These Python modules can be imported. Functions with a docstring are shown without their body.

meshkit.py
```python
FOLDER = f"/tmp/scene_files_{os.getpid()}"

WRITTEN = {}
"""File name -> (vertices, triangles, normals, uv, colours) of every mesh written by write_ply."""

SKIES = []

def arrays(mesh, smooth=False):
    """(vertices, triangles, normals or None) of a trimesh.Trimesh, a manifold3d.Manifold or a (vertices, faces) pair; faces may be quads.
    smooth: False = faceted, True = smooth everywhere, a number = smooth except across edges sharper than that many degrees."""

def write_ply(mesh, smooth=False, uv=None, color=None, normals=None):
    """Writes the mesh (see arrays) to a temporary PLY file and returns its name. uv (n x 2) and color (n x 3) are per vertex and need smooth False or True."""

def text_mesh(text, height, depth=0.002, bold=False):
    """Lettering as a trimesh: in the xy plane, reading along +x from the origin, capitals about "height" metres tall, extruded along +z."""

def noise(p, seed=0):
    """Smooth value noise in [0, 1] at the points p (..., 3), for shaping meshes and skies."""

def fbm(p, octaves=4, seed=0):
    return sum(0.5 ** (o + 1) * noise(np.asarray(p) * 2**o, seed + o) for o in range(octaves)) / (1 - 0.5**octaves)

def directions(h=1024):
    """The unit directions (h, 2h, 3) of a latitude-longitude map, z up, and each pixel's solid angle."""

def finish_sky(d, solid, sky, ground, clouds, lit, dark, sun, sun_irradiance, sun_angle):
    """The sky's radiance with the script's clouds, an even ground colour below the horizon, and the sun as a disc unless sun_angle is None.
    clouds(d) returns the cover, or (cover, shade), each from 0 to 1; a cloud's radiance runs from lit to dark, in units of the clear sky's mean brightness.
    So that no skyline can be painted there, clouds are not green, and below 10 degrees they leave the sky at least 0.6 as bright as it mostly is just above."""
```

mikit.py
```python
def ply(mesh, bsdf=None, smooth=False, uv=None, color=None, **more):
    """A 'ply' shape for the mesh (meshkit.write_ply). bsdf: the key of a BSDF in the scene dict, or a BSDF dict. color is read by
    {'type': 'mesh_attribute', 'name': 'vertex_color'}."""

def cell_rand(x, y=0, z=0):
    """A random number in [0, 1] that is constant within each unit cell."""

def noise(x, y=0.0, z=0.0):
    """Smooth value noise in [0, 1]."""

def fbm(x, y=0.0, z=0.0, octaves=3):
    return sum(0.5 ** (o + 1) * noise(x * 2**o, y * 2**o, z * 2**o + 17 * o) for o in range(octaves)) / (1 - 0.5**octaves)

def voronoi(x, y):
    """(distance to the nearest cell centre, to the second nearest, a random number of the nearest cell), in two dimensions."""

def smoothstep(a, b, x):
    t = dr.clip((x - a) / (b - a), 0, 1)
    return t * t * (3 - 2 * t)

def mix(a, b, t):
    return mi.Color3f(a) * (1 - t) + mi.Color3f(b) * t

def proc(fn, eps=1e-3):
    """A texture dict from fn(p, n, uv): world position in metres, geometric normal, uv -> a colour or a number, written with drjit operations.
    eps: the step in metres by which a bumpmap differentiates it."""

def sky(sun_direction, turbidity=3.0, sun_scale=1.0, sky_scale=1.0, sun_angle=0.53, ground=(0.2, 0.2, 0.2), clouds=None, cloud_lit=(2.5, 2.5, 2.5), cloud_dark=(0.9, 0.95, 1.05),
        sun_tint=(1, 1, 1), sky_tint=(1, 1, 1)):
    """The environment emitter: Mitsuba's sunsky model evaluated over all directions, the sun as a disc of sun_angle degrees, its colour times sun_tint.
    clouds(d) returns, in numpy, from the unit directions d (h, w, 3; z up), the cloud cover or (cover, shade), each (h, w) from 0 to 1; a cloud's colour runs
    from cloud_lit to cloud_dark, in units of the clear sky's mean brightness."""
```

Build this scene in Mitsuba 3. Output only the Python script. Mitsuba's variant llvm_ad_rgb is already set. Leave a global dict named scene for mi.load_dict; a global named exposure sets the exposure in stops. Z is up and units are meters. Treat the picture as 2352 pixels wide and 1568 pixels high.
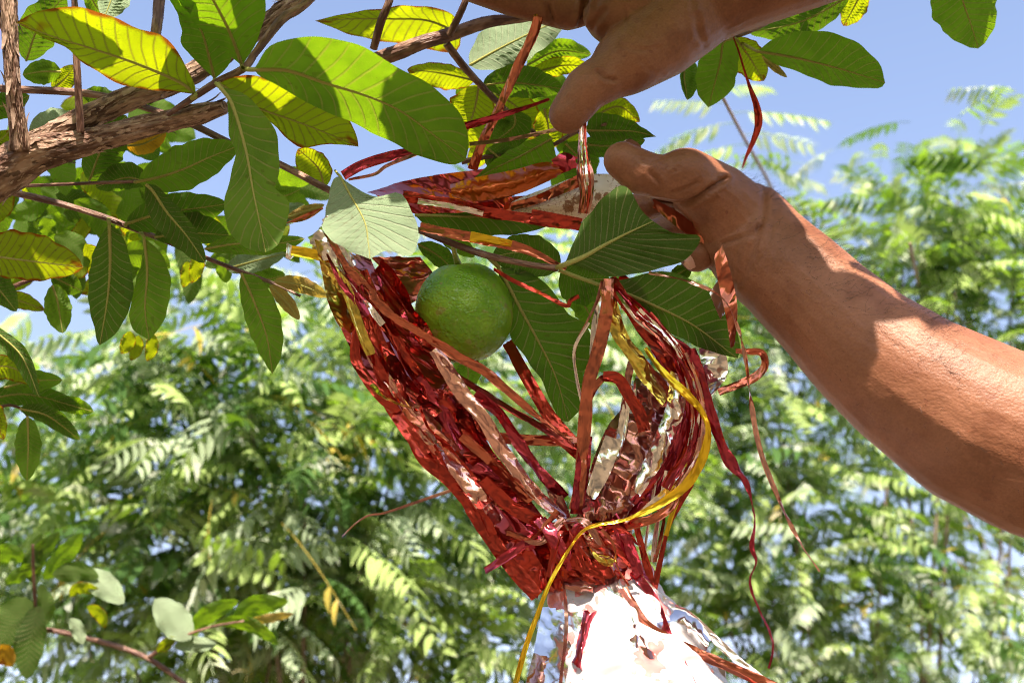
import math, random
import numpy as np, trimesh, drjit as dr, mitsuba as mi, mikit, meshkit
import manifold3d as m3
from manifold3d import Manifold
rnd = random.Random(7); R = np.random.default_rng(11)
scene, labels = {}, {}

# ------------------------------------------------------------------ camera, sky, exposure
PITCH, HFOV, EYE = 28.0, 45.0, np.array([0, 0, 1.55])
cp, sp = math.cos(math.radians(PITCH)), math.sin(math.radians(PITCH))
FW, UP, RT = np.array([0, cp, sp]), np.array([0, -sp, cp]), np.array([1.0, 0, 0])
FV = 1176 / math.tan(math.radians(HFOV / 2))
T = mi.ScalarTransform4f
scene['camera'] = {'type': 'thinlens', 'fov': HFOV, 'fov_axis': 'x', 'aperture_radius': 0.0021, 'focus_distance': 0.80, 'near_clip': 0.02, 'far_clip': 2000.0,
                   'to_world': T().look_at(origin=EYE.tolist(), target=(EYE + FW).tolist(), up=[0, 0, 1])}
SUN = -0.34 * FW + 0.88 * UP + 0.12 * RT
SUN /= np.linalg.norm(SUN)
scene['sky'] = mikit.sky(SUN.tolist(), turbidity=3.5, sky_tint=(1.46, 1.10, 0.98), sun_tint=(0.96, 1.0, 1.13), ground=(0.15, 0.12, 0.09))
exposure = 3.33

# ------------------------------------------------------------------ helpers
def P(x, y, d):
    "a point of the place from where the photograph shows it and its distance along the view"
    x, y, d = np.broadcast_arrays(np.asarray(x, float), np.asarray(y, float), np.asarray(d, float))
    return EYE + d[..., None] * (FW + ((x - 1176) / FV)[..., None] * RT + ((784 - y) / FV)[..., None] * UP)

def spline(pts, n):
    p = np.asarray(pts, float)
    if len(p) == 2:
        return p[0] + np.linspace(0, 1, n)[:, None] * (p[1] - p[0])
    q = np.vstack([2 * p[0] - p[1], p, 2 * p[-1] - p[-2]])
    fine = []
    for i in range(1, len(q) - 2):
        t = np.linspace(0, 1, 24, endpoint=False)[:, None]
        a, b, c, d = q[i - 1], q[i], q[i + 1], q[i + 2]
        fine.append(0.5 * (2 * b + (c - a) * t + (2 * a - 5 * b + 4 * c - d) * t**2 + (3 * b - a - 3 * c + d) * t**3))
    f = np.vstack(fine + [p[-1:]])
    s = np.concatenate([[0], np.cumsum(np.linalg.norm(np.diff(f[:, :2], axis=0), axis=1) + 1e-9)])
    return np.stack([np.interp(np.linspace(0, s[-1], n), s, f[:, k]) for k in range(f.shape[1])], 1)

def grid_faces(n, m, wrap=False):
    i, j = np.meshgrid(np.arange(n - 1), np.arange(m if wrap else m - 1), indexing='ij')
    j2 = (j + 1) % m
    q = np.stack([i * m + j, i * m + j2, (i + 1) * m + j2, (i + 1) * m + j], -1).reshape(-1, 4)
    return np.vstack([q[:, [0, 1, 2]], q[:, [0, 2, 3]]])

def numbered(key):
    if key not in scene and key not in labels and not any(k.startswith(key + '__') for k in scene):
        return key
    i = NUM.get(key, 0) + 1
    while f'{key}_{i:03d}' in scene or f'{key}_{i:03d}' in labels: i += 1
    NUM[key] = i
    return f'{key}_{i:03d}'
NUM, USED = {}, set()
def part(parent, name, shape, label=None, kind=None):
    key = f'{parent}__{name}'
    if key in USED:
        i = NUM.get(key, 0) + 1; NUM[key] = i; key = f'{key}_{i:03d}'
    USED.add(key); scene[key] = shape
    if label: labels.setdefault(key, {})['label'] = label
    if kind: labels.setdefault(key, {})['kind'] = kind
    return key
def thing(key, label, cat, **k):
    labels[key] = {'label': label, 'category': cat, **k}; return key

def tube_mesh(c, r, sides=8, rough=0.0, seed=0, stretch=0.2, close=True):
    c = np.asarray(c, float); n = len(c); r = np.broadcast_to(r, (n,))
    t = np.gradient(c, axis=0); t /= np.linalg.norm(t, axis=1, keepdims=True) + 1e-12
    a = np.zeros_like(c); v = np.cross(t[0], [0.3, 0.5, 0.81]); v /= np.linalg.norm(v)
    for i in range(n):
        v = v - t[i] * v.dot(t[i]); v /= np.linalg.norm(v) + 1e-12; a[i] = v
    b = np.cross(t, a); ang = np.arange(sides) * 2 * np.pi / sides
    s = np.concatenate([[0], np.cumsum(np.linalg.norm(np.diff(c, axis=0), axis=1))])
    rr = np.repeat(r[:, None], sides, 1)
    if rough:
        q = np.stack([np.cos(ang)[None] * 2.2 + 0 * s[:, None], np.sin(ang)[None] * 2.2 + 0 * s[:, None], np.repeat(s[:, None], sides, 1) / (r.mean() * 2) * stretch * 4], -1)
        w = meshkit.fbm(q * 1.4 + seed, 4) - 0.5
        rdg = np.abs(meshkit.fbm(q * np.array([3.2, 3.2, 0.9]) + seed * 2 + 9, 3) - 0.5) * 2
        rr = rr * (1 + rough * (1.3 * w - 0.8 * rdg + 0.15))
    V = c[:, None] + rr[..., None] * (np.cos(ang)[None, :, None] * a[:, None] + np.sin(ang)[None, :, None] * b[:, None])
    F = grid_faces(n, sides, True)
    V = V.reshape(-1, 3)
    if close:
        V = np.vstack([V, c[:1] , c[-1:]]); i = np.arange(sides); k = n * sides
        F = np.vstack([F, np.stack([(i + 1) % sides, i, 0 * i + k], 1), np.stack([(n - 1) * sides + i, (n - 1) * sides + (i + 1) % sides, 0 * i + k + 1], 1)])
    uv = np.vstack([np.stack([np.repeat(s[:, None], sides, 1).ravel(), np.tile(ang / (2 * np.pi), n)], 1), [[0, 0], [s[-1], 0]]]) if close else None
    return (V, F), uv

# ------------------------------------------------------------------ materials
def rgb(*c): return {'type': 'rgb', 'value': list(c)}
proc, noise, fbm, mix, sstep = mikit.proc, mikit.noise, mikit.fbm, mikit.mix, mikit.smoothstep
def veins(uv):
    t, s = uv.x, uv.y * 2 - 1
    a = dr.abs(s)
    ph = t * 15 - 2.6 * a + 0.9 * a * a + dr.select(s > 0, 0.0, 0.35) + 0.25 * noise(t * 9, s * 2)
    f = dr.abs(ph - dr.floor(ph) - 0.5)
    v = 1 - sstep(0.03, 0.13 - 0.05 * a, f)
    fine = dr.abs(noise(t * 95, s * 22) - 0.5)
    return v * (1 - 0.5 * sstep(0.75, 1.0, a)), 1 - sstep(0.0, 0.09, fine)
def leaf_col(base, vein, dark, edge=None, edge_amt=0.0, fine_amt=0.22):
    def fn(p, n, uv):
        v, fine = veins(uv)
        k = fbm(p.x * 60, p.y * 60, p.z * 60, 3)
        c = mix(base, dark, sstep(0.35, 0.75, k) * 0.6)
        c = mix(c, vein, fine * fine_amt)
        c = mix(c, vein, v * 0.95)
        spots = sstep(0.80, 0.87, noise(p.x * 330, p.y * 330, p.z * 330)) * sstep(0.45, 0.7, noise(p.x * 40 + 5, p.y * 40, p.z * 40))
        c = mix(c, (0.10, 0.05, 0.015), spots * 0.3)
        if edge is not None:
            a = dr.abs(uv.y * 2 - 1)
            e = sstep(0.84, 0.99, dr.maximum(a, uv.x) + 0.16 * (noise(uv.x * 22, uv.y * 6) - 0.5)) * edge_amt
            c = mix(c, edge, e)
        return c
    return fn
def bump_fn(p, n, uv):
    v, fine = veins(uv)
    return 0.6 * v + 0.25 * fine + 0.8 * fbm(p.x * 120, p.y * 120, p.z * 120, 2)
BUMP = proc(bump_fn, 2e-4)
def leaf_mat(key, refl, trans, vr, vt, dark_r, dark_t, edge=None, ea=0.0, rough=0.42, w=0.58):
    scene['mat_' + key] = {'type': 'bumpmap', 'arbitrary': BUMP, 'scale': 0.0007, 'bsdf': {'type': 'blendbsdf', 'weight': w,
        'a': {'type': 'principledthin', 'base_color': proc(leaf_col(refl, vr, dark_r, edge, ea)), 'roughness': rough, 'diff_trans': 0.0, 'eta': 1.45, 'spec_trans': 0.0},
        'b': {'type': 'principledthin', 'base_color': proc(leaf_col(trans, vt, dark_t, edge, ea)), 'roughness': 0.6, 'diff_trans': 2.0, 'eta': 1.3, 'spec_trans': 0.0}}}
leaf_mat('green', (0.114, 0.205, 0.057), (0.228, 0.410, 0.005), (0.34, 0.38, 0.15), (0.228, 0.304, 0.023), (0.084, 0.160, 0.038), (0.122, 0.258, 0.005))
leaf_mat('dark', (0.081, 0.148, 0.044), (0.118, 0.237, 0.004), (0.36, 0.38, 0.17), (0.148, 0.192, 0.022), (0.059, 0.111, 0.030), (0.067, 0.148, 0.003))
leaf_mat('yellow', (0.180, 0.246, 0.041), (0.492, 0.590, 0.003), (0.246, 0.246, 0.074), (0.279, 0.295, 0.016), (0.139, 0.197, 0.033), (0.377, 0.476, 0.004), (0.246, 0.033, 0.008), 0.9)
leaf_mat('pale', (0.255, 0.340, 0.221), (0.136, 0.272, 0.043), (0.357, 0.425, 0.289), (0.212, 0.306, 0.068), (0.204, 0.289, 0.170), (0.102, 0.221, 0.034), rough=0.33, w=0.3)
leaf_mat('old', (0.384, 0.216, 0.040), (0.560, 0.288, 0.008), (0.400, 0.240, 0.064), (0.400, 0.240, 0.024), (0.320, 0.160, 0.024), (0.480, 0.224, 0.008))
leaf_mat('young', (0.357, 0.255, 0.102), (0.468, 0.357, 0.043), (0.468, 0.425, 0.187), (0.425, 0.391, 0.085), (0.323, 0.187, 0.068), (0.408, 0.255, 0.034))
scene['mat_rib'] = {'type': 'principledthin', 'base_color': rgb(0.40, 0.40, 0.13), 'roughness': 0.45, 'diff_trans': 0.6, 'eta': 1.4, 'spec_trans': 0.0}
def bark_col(p, n, uv):
    a = fbm(uv.x * 60, uv.y * 14, 0.0, 4); b = fbm(uv.x * 260, uv.y * 60, 3.0, 3)
    c = mix((0.11, 0.058, 0.040), (0.34, 0.225, 0.165), sstep(0.3, 0.7, a))
    c = mix(c, (0.50, 0.38, 0.29), sstep(0.60, 0.78, b) * 0.6)
    return mix(c, (0.05, 0.024, 0.016), sstep(0.60, 0.72, fbm(uv.x * 130 + 9, uv.y * 22, 1.0, 3)) * 0.75)
def bark_h(p, n, uv): return fbm(uv.x * 90, uv.y * 30, 0.0, 4) + 0.5 * fbm(uv.x * 320, uv.y * 70, 5.0, 2)
scene['mat_bark'] = {'type': 'twosided', 'b': {'type': 'bumpmap', 'arbitrary': proc(bark_h, 3e-4), 'scale': 0.004, 'bsdf': {'type': 'principled', 'base_color': proc(bark_col), 'roughness': 0.6, 'specular': 0.35}}}
def twig_col(p, n, uv):
    a = fbm(uv.x * 120, uv.y * 6, 0.0, 4)
    return mix((0.10, 0.048, 0.036), (0.26, 0.155, 0.11), sstep(0.35, 0.75, a))
scene['mat_twig'] = {'type': 'twosided', 'b': {'type': 'bumpmap', 'arbitrary': proc(bark_h, 3e-4), 'scale': 0.0015, 'bsdf': {'type': 'principled', 'base_color': proc(twig_col), 'roughness': 0.45, 'specular': 0.45}}}
scene['mat_green_twig'] = {'type': 'principled', 'base_color': rgb(0.30, 0.33, 0.09), 'roughness': 0.5, 'specular': 0.4}
def skin_col(p, n, uv):
    k = fbm(p.x * 22, p.y * 22, p.z * 22, 4); f = fbm(p.x * 900, p.y * 900, p.z * 900, 2)
    c = mix((0.175, 0.068, 0.033), (0.245, 0.104, 0.056), sstep(0.3, 0.7, k))
    c = mix(c, (0.12, 0.034, 0.014), sstep(0.5, 0.8, fbm(p.x * 60 + 3, p.y * 60, p.z * 60, 3)) * 0.45)
    spot = sstep(0.86, 0.93, noise(p.x * 260, p.y * 260, p.z * 260))
    c = mix(c, (0.16, 0.055, 0.03), spot * 0.5)
    return c * (0.80 + 0.40 * f)
def skin_h(p, n, uv):
    a = mikit.fbm(p.x * 900, p.y * 900, p.z * 900, 3)
    return a + 0.8 * fbm(p.x * 250, p.y * 250, p.z * 250, 2)
scene['mat_skin'] = {'type': 'bumpmap', 'arbitrary': proc(skin_h, 2e-4), 'scale': 0.0003, 'bsdf': {'type': 'principled', 'base_color': proc(skin_col), 'roughness': 0.5, 'specular': 0.38, 'sheen': 0.1}}
scene['mat_nail'] = {'type': 'principled', 'base_color': rgb(0.52, 0.30, 0.22), 'roughness': 0.28, 'specular': 0.5}
scene['mat_hair'] = {'type': 'principled', 'base_color': rgb(0.02, 0.014, 0.012), 'roughness': 0.5}
def foil(key, col, trans, rough=0.105, w=0.22, crink=0.0011):
    def h(p, n, uv): return noise(uv.x * 75, uv.y * 45) + .30 * noise(uv.x * 290, uv.y * 45) + .3 * noise(uv.x * 40, uv.y * 190)
    def c(p, n, uv): return mix(col, [min(1, x * 1.3) for x in col], fbm(p.x * 45, p.y * 45, p.z * 45, 2)) * (0.85 + 0.15 * noise(p.x * 300, p.y * 300, p.z * 300))
    met = {'type': 'twosided', 'b': {'type': 'bumpmap', 'arbitrary': proc(h, 1.5e-4), 'scale': crink, 'bsdf': {'type': 'principled', 'base_color': proc(c), 'metallic': 1.0, 'roughness': rough, 'clearcoat': .6, 'clearcoat_gloss': .98}}}
    scene['mat_' + key] = {'type': 'blendbsdf', 'weight': w, 'a': met, 'b': {'type': 'principledthin', 'base_color': rgb(*trans), 'roughness': 0.25, 'diff_trans': 1.5, 'eta': 1.5, 'spec_trans': 0.0}} if w else met
foil('red', (0.40, 0.042, 0.026), (0.60, 0.04, 0.015), w=.06)
foil('copper', (0.48, 0.145, 0.085), (0.60, 0.14, 0.06), w=0.06)
foil('crimson', (0.38, 0.038, 0.065), (0.60, 0.03, 0.06), w=.06)
foil('silver', (0.86, 0.80, 0.78), (0.6, 0.45, 0.42), rough=0.12, w=0.05)
foil('gold', (0.86, 0.62, 0.03), (0.85, 0.50, 0.01), w=0.2)
foil('brown', (0.42, 0.20, 0.16), (0.5, 0.2, 0.15), rough=0.11, w=0.08)
foil('olive', (0.68, 0.56, 0.10), (0.6, 0.4, 0.05), rough=0.10, w=0.06)
foil('pink', (0.74, 0.42, 0.36), (0.6, 0.2, 0.15), w=0.05)
foil('orange', (0.40, 0.10, 0.03), (0.75, 0.16, 0.015), w=0.45)

# ------------------------------------------------------------------ guava leaves
def leaf_mesh(mid, L, Rr, d, th=30, ph=0, fold=8, bow=0.0, rip=1.7, n=30, m=6, seed=0):
    "mid, L, Rr: polylines of midrib and both margins; L/Rr may be a half width (px) with a guava outline"
    c = spline(mid, n); t = np.linspace(0, 1, n)
    tan = np.gradient(c, axis=0); tan /= np.linalg.norm(tan, axis=1, keepdims=True) + 1e-9
    nor = np.stack([-tan[:, 1], tan[:, 0]], 1)         # screen-left of the way from base to tip when y points down
    prof = np.sin(np.pi * np.clip(t, 0, 1) ** 0.92) ** 0.62
    prof *= 1 + 0.035 * np.sin(t * 23 + seed) + 0.03 * np.sin(t * 41 + 2 * seed)
    def edge(e, sgn):
        if isinstance(e, (int, float)):
            return c + sgn * nor * (e * prof)[:, None]
        g = spline(e, n)
        return g + np.stack([np.sin(t * 37 + seed), np.cos(t * 31 + seed)], 1) * 1.5 * np.sin(np.pi * t)[:, None]
    el, er = edge(L, -1), edge(Rr, 1)
    s = np.linspace(-1, 1, 2 * m + 1)
    X = np.where(s[None, :, None] < 0, c[:, None] + (-s)[None, :, None] * (el - c)[:, None], c[:, None] + s[None, :, None] * (er - c)[:, None])
    xc = c.mean(0); px = d / FV
    off = np.linalg.norm(X - c[:, None], axis=2)
    if th >= 20: th = th + 7
    wmax = max(off.max(), 1)
    D = d + px * (math.tan(math.radians(th)) * (X[..., 1] - xc[1]) + math.tan(math.radians(ph)) * (X[..., 0] - xc[0]))
    D += px * math.tan(math.radians(fold)) * off
    D += bow * (t[:, None] - 0.5) ** 2 * 4
    a = np.abs(s)[None]
    f = t[:, None] * 15 - 2.6 * a + 0.9 * a * a + np.where(s < 0, 0.35, 0)[None]
    D += rip * 0.00045 * np.cos(2 * np.pi * (f - 0.5)) * np.sin(np.pi * a) * np.sin(np.pi * t)[:, None]
    D += rip * 0.0022 * (np.sin(t[:, None] * 13 + seed * 3 + (s > 0)[None] * 2) * a ** 3) * np.sin(np.pi * t)[:, None]
    V = P(X[..., 0], X[..., 1], D).reshape(-1, 3)
    uv = np.stack([np.repeat(t[:, None], 2 * m + 1, 1), np.repeat((s / 2 + 0.5)[None], n, 0)], -1).reshape(-1, 2)
    return (V, grid_faces(n, 2 * m + 1)), uv, P(c[:, 0], c[:, 1], D[:, m]), c

def add_leaf(tree, mid, L, Rr, d, mat='green', rib=True, pet=None, label=None, ribr=3.0, **k):
    k.setdefault('seed', rnd.random() * 20)
    mesh, uv, line, c = leaf_mesh(mid, L, Rr, d, **k)
    key = part(tree, 'leaf', mikit.ply(mesh, 'mat_' + mat, smooth=True, uv=uv), label)
    if rib:
        px = d / FV
        w = line - EYE; w /= np.linalg.norm(w, axis=1, keepdims=True)
        lo = line - w * 0.25 * ribr * px
        r = np.linspace(ribr, 0.7, len(lo)) * px
        if pet is not None:
            q = np.asarray(pet, float)
            if q.shape[-1] == 2: q = np.column_stack([q, np.full(len(q), d)])
            b = P(q[:, 0], q[:, 1], q[:, 2]); lo = np.vstack([b, lo]); r = np.concatenate([np.full(len(b), ribr * px * 1.1), r])
        scene[key + '__midrib'] = mikit.ply(tube_mesh(lo, r, 6)[0], 'mat_rib', smooth=True)
    return key

GT = thing('guava_tree', 'guava tree with peeling brown branches and large veined green leaves filling the upper left', 'tree')
def branch(pts, n=60, sides=14, mat='bark', rough=0.2, tree=GT, name='branch', label=None):
    q = spline(pts, n); r = q[:, 2] * q[:, 3] / FV
    mesh, uv = tube_mesh(P(q[:, 0], q[:, 1], q[:, 3]), r, sides, rough, seed=len(USED) % 37)
    key = part(tree, name, mikit.ply(mesh, 'mat_' + mat, smooth=True, uv=uv), label)
    if mat == 'bark':        # peeling flakes
        rr = np.random.default_rng(len(USED)); c = P(q[:, 0], q[:, 1], q[:, 3]); fl = []
        tan = np.gradient(c, axis=0); tan /= np.linalg.norm(tan, axis=1, keepdims=True)
        for _ in range(int(n * .5)):
            i = rr.integers(n); x = np.cross(tan[i], rr.normal(0, 1, 3)); x /= np.linalg.norm(x); y = np.cross(tan[i], x)
            L, w = rr.uniform(.003, .014), rr.uniform(.0007, .0022); g = np.linspace(0, 1, 4); sg = rr.choice([-1, 1])
            cen = c[i] + x * r[i] * .98 + (sg * L * g)[:, None] * tan[i] + (g ** 2 * L * rr.uniform(.05, .45))[:, None] * x; wd = w * np.array([1, 1.1, .8, .3])
            fl.append(trimesh.Trimesh(np.stack([cen - wd[:, None] * y, cen + wd[:, None] * y], 1).reshape(-1, 3), grid_faces(4, 2), process=False))
        scene[key + '__bark_flakes'] = mikit.ply(trimesh.util.concatenate(fl), 'mat_flake', smooth=True); labels[key + '__bark_flakes'] = {'kind': 'stuff'}
    return key
scene['mat_flake'] = {'type': 'twosided', 'b': {'type': 'principled', 'base_color': proc(lambda p, n, uv: mix((0.14, 0.08, 0.055), (0.42, 0.31, 0.24), noise(p.x * 400, p.y * 400, p.z * 400))), 'roughness': .7}}
# (x, y, radius, distance)
branch([(-700, 900, 85, .88), (-300, 600, 68, .86), (0, 402, 54, .84), (90, 352, 42, .83), (205, 326, 30, .82), (342, 287, 26, .80), (444, 264, 24, .79), (516, 246, 15, .78)], 200, 40, rough=0.26, label='thick lowest branch with flaking bark and a broken end')
branch([(60, 345, 34, .84), (130, 308, 30, .835), (212, 265, 29, .83), (308, 222, 27, .83), (400, 190, 25, .84), (478, 147, 24, .85), (560, 90, 23, .86), (640, 32, 22, .87), (760, -60, 20, .88), (900, -170, 16, .9)], 170, 32, rough=0.2)
branch([(48, 345, 26, .82), (41, 290, 20, .815), (31, 205, 17, .81), (24, 102, 18, .81), (20, 0, 18, .81), (14, -160, 16, .82), (40, -330, 12, .84)], 120, 26, rough=0.22)
TW = [
 [(-60, 200, 9, .86), (51, 206, 9, .86), (171, 212, 9, .86), (267, 227, 8, .86), (342, 250, 8, .86), (437, 284, 8, .85), (533, 331, 8, .84), (642, 377, 8, .83), (745, 431, 8, .82), (850, 482, 7, .81), (960, 528, 7, .80), (1042, 560, 8, .79), (1117, 586, 8, .785), (1213, 607, 7, .78), (1281, 616, 8, .775)],
 [(160, -160, 6, .80), (171, 0, 7, .80), (176, 137, 8, .80), (185, 305, 9, .81)],
 [(380, -150, 12, .86), (366, 0, 13, .86), (359, 68, 12, .85), (340, 180, 11, .845)],
 [(860, -170, 10, .82), (711, 0, 10, .80), (649, 44, 11, .79), (588, 120, 9, .78), (560, 157, 9, .775), (495, 191, 9, .77), (441, 226, 8, .775), (386, 263, 6, .785)],
 [(840, 142, 14, .86), (899, 126, 18, .86), (967, 99, 17, .86), (1036, 79, 16, .87), (1121, 51, 14, .88), (1206, 41, 10, .89), (1300, 20, 9, .9), (1500, -80, 8, .9)],
 [(930, -120, 8, .84), (895, 0, 9, .84), (875, 51, 10, .845), (858, 112, 9, .855)],
 [(1110, -130, 7, .85), (1070, 0, 8, .85), (1032, 82, 9, .86)],
 [(1025, 100, 9, .875), (1063, 150, 9, .885), (1100, 191, 8, .90), (1170, 260, 6, .92), (1260, 330, 5, .92)],
 [(-60, 415, 9, .90), (27, 441, 8, .90), (100, 458, 8, .90), (171, 477, 7, .90), (246, 501, 7, .90), (294, 520, 7, .90), (362, 546, 6, .90), (451, 583, 5, .89), (547, 621, 5, .88), (629, 651, 4, .88), (690, 680, 3, .88)],
 [(20, 430, 4, .88), (62, 427, 4, .88), (200, 421, 4, .87), (330, 416, 4, .86)],
 [(1900, -60, 6, .95), (1780, 40, 6, .93), (1685, 86, 5, .92), (1600, 100, 4, .92)],
 [(-80, 700, 5, 1.0), (0, 670, 5, 1.0), (80, 640, 5, 1.0), (170, 620, 4, 1.0), (260, 560, 4, 1.0)],
 [(-80, 990, 4, .97), (0, 935, 4, .97), (45, 936, 3, .97), (63, 956, 2, .97)],
 [(1392, 285, 4, .86), (1330, 300, 5, .88), (1250, 340, 5, .9), (1120, 360, 6, .9), (1060, 372, 7, .9)],
]
for i, t in enumerate(TW): branch(t, 90, 10, 'twig', 0.10, name='twig')
G = lambda *a, **k: add_leaf(GT, *a, **k)
# top left
G([(450, 217), (410, 187), (308, 144), (212, 112), (120, 84), (36, 52)], [(450, 217), (393, 210), (330, 205), (273, 192), (200, 150), (147, 108), (90, 82), (36, 52)], [(450, 217), (441, 180), (386, 92), (308, 62), (235, 30), (164, 16), (90, 26), (36, 52)], .745, 'yellow', th=42, fold=-6, ribr=5, pet=[(441, 226, .772), (449, 222, .758)], label='big yellow-green leaf with a reddish tip at top left')
G([(556, 152), (542, 110), (520, 58), (489, 0), (440, -80), (400, -130)], [(556, 152), (510, 112), (470, 75), (430, 40), (388, 0), (370, -60), (400, -130)], [(556, 152), (590, 95), (608, 34), (606, -20), (560, -90), (480, -130), (400, -130)], .755, 'green', th=40, ribr=5, pet=[(558, 158, .772), (557, 155, .762)])
G([(493, 182), (480, 130), (461, 68), (430, 20), (390, -40)], [(493, 182), (440, 130), (417, 100), (416, 60), (395, 0), (390, -40)], [(493, 182), (525, 150), (530, 100), (500, 30), (390, -40)], .80, 'green', th=38, ribr=4, pet=[(485, 194, .772), (490, 188, .79)])
G([(583, 160), (660, 162), (745, 190), (841, 220), (916, 253), (984, 301), (1070, 366)], [(583, 160), (625, 103), (711, 85), (813, 99), (882, 137), (930, 163), (1001, 205), (1053, 256), (1077, 320), (1070, 366)], [(583, 160), (600, 178), (636, 195), (711, 239), (813, 284), (882, 318), (950, 352), (1001, 371), (1045, 378), (1070, 366)], .74, 'green', th=44, fold=-5, ribr=5.5, pet=[(562, 158, .772), (572, 160, .757)], label='largest leaf, crossed by a bright sunlit band', n=40, m=9)
G([(505, 192), (550, 222), (595, 249), (694, 284), (779, 318), (823, 337)], [(505, 192), (530, 178), (600, 176), (700, 215), (790, 262), (818, 310), (823, 337)], [(505, 192), (560, 240), (632, 290), (684, 337), (762, 331), (823, 337)], .785, 'yellow', th=42, fold=-5, ribr=4, pet=[(495, 191, .772), (500, 191, .78)])
G([(505, 200), (533, 240), (564, 342), (581, 437), (601, 533), (610, 579)], [(505, 200), (521, 212), (526, 308), (540, 359), (516, 460), (522, 520), (560, 568), (610, 579)][::1], [(505, 200), (560, 215), (596, 250), (636, 310), (640, 400), (632, 434), (660, 458), (664, 490), (640, 560), (610, 579)], .735, 'green', th=-8, fold=10, ribr=5, pet=[(496, 192, .77), (500, 195, .755)], label='hanging leaf with pale sunlit patches and a notched margin')
# behind and below the branches
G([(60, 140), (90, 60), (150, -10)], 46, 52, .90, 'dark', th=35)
G([(140, 165), (95, 165), (52, 172)], 30, 28, .88, 'green', th=30)
G([(120, 205), (150, 180), (172, 150)], 26, 26, .89, 'yellow', th=35)
G([(190, 215), (230, 225), (275, 240)], 26, 22, .90, 'dark', th=25)
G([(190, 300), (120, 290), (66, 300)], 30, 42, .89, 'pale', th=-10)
G([(-60, 250), (0, 245), (68, 220)], 30, 30, .90, 'dark')
G([(-40, 330), (0, 322), (22, 300)], 24, 24, .90, 'yellow')
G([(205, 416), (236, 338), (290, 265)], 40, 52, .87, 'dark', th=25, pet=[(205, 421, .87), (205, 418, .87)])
G([(290, 335), (330, 330), (382, 304)], 26, 26, .885, 'old', th=40, label='yellowed leaf behind the broken branch end')
G([(318, 417), (372, 405), (427, 386), (480, 362), (548, 335)], 55, 48, .84, 'green', th=30, ribr=4, pet=[(310, 418, .86), (314, 418, .85)])
G([(340, 420), (290, 408), (220, 430)], 28, 36, .88, 'dark')
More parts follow.
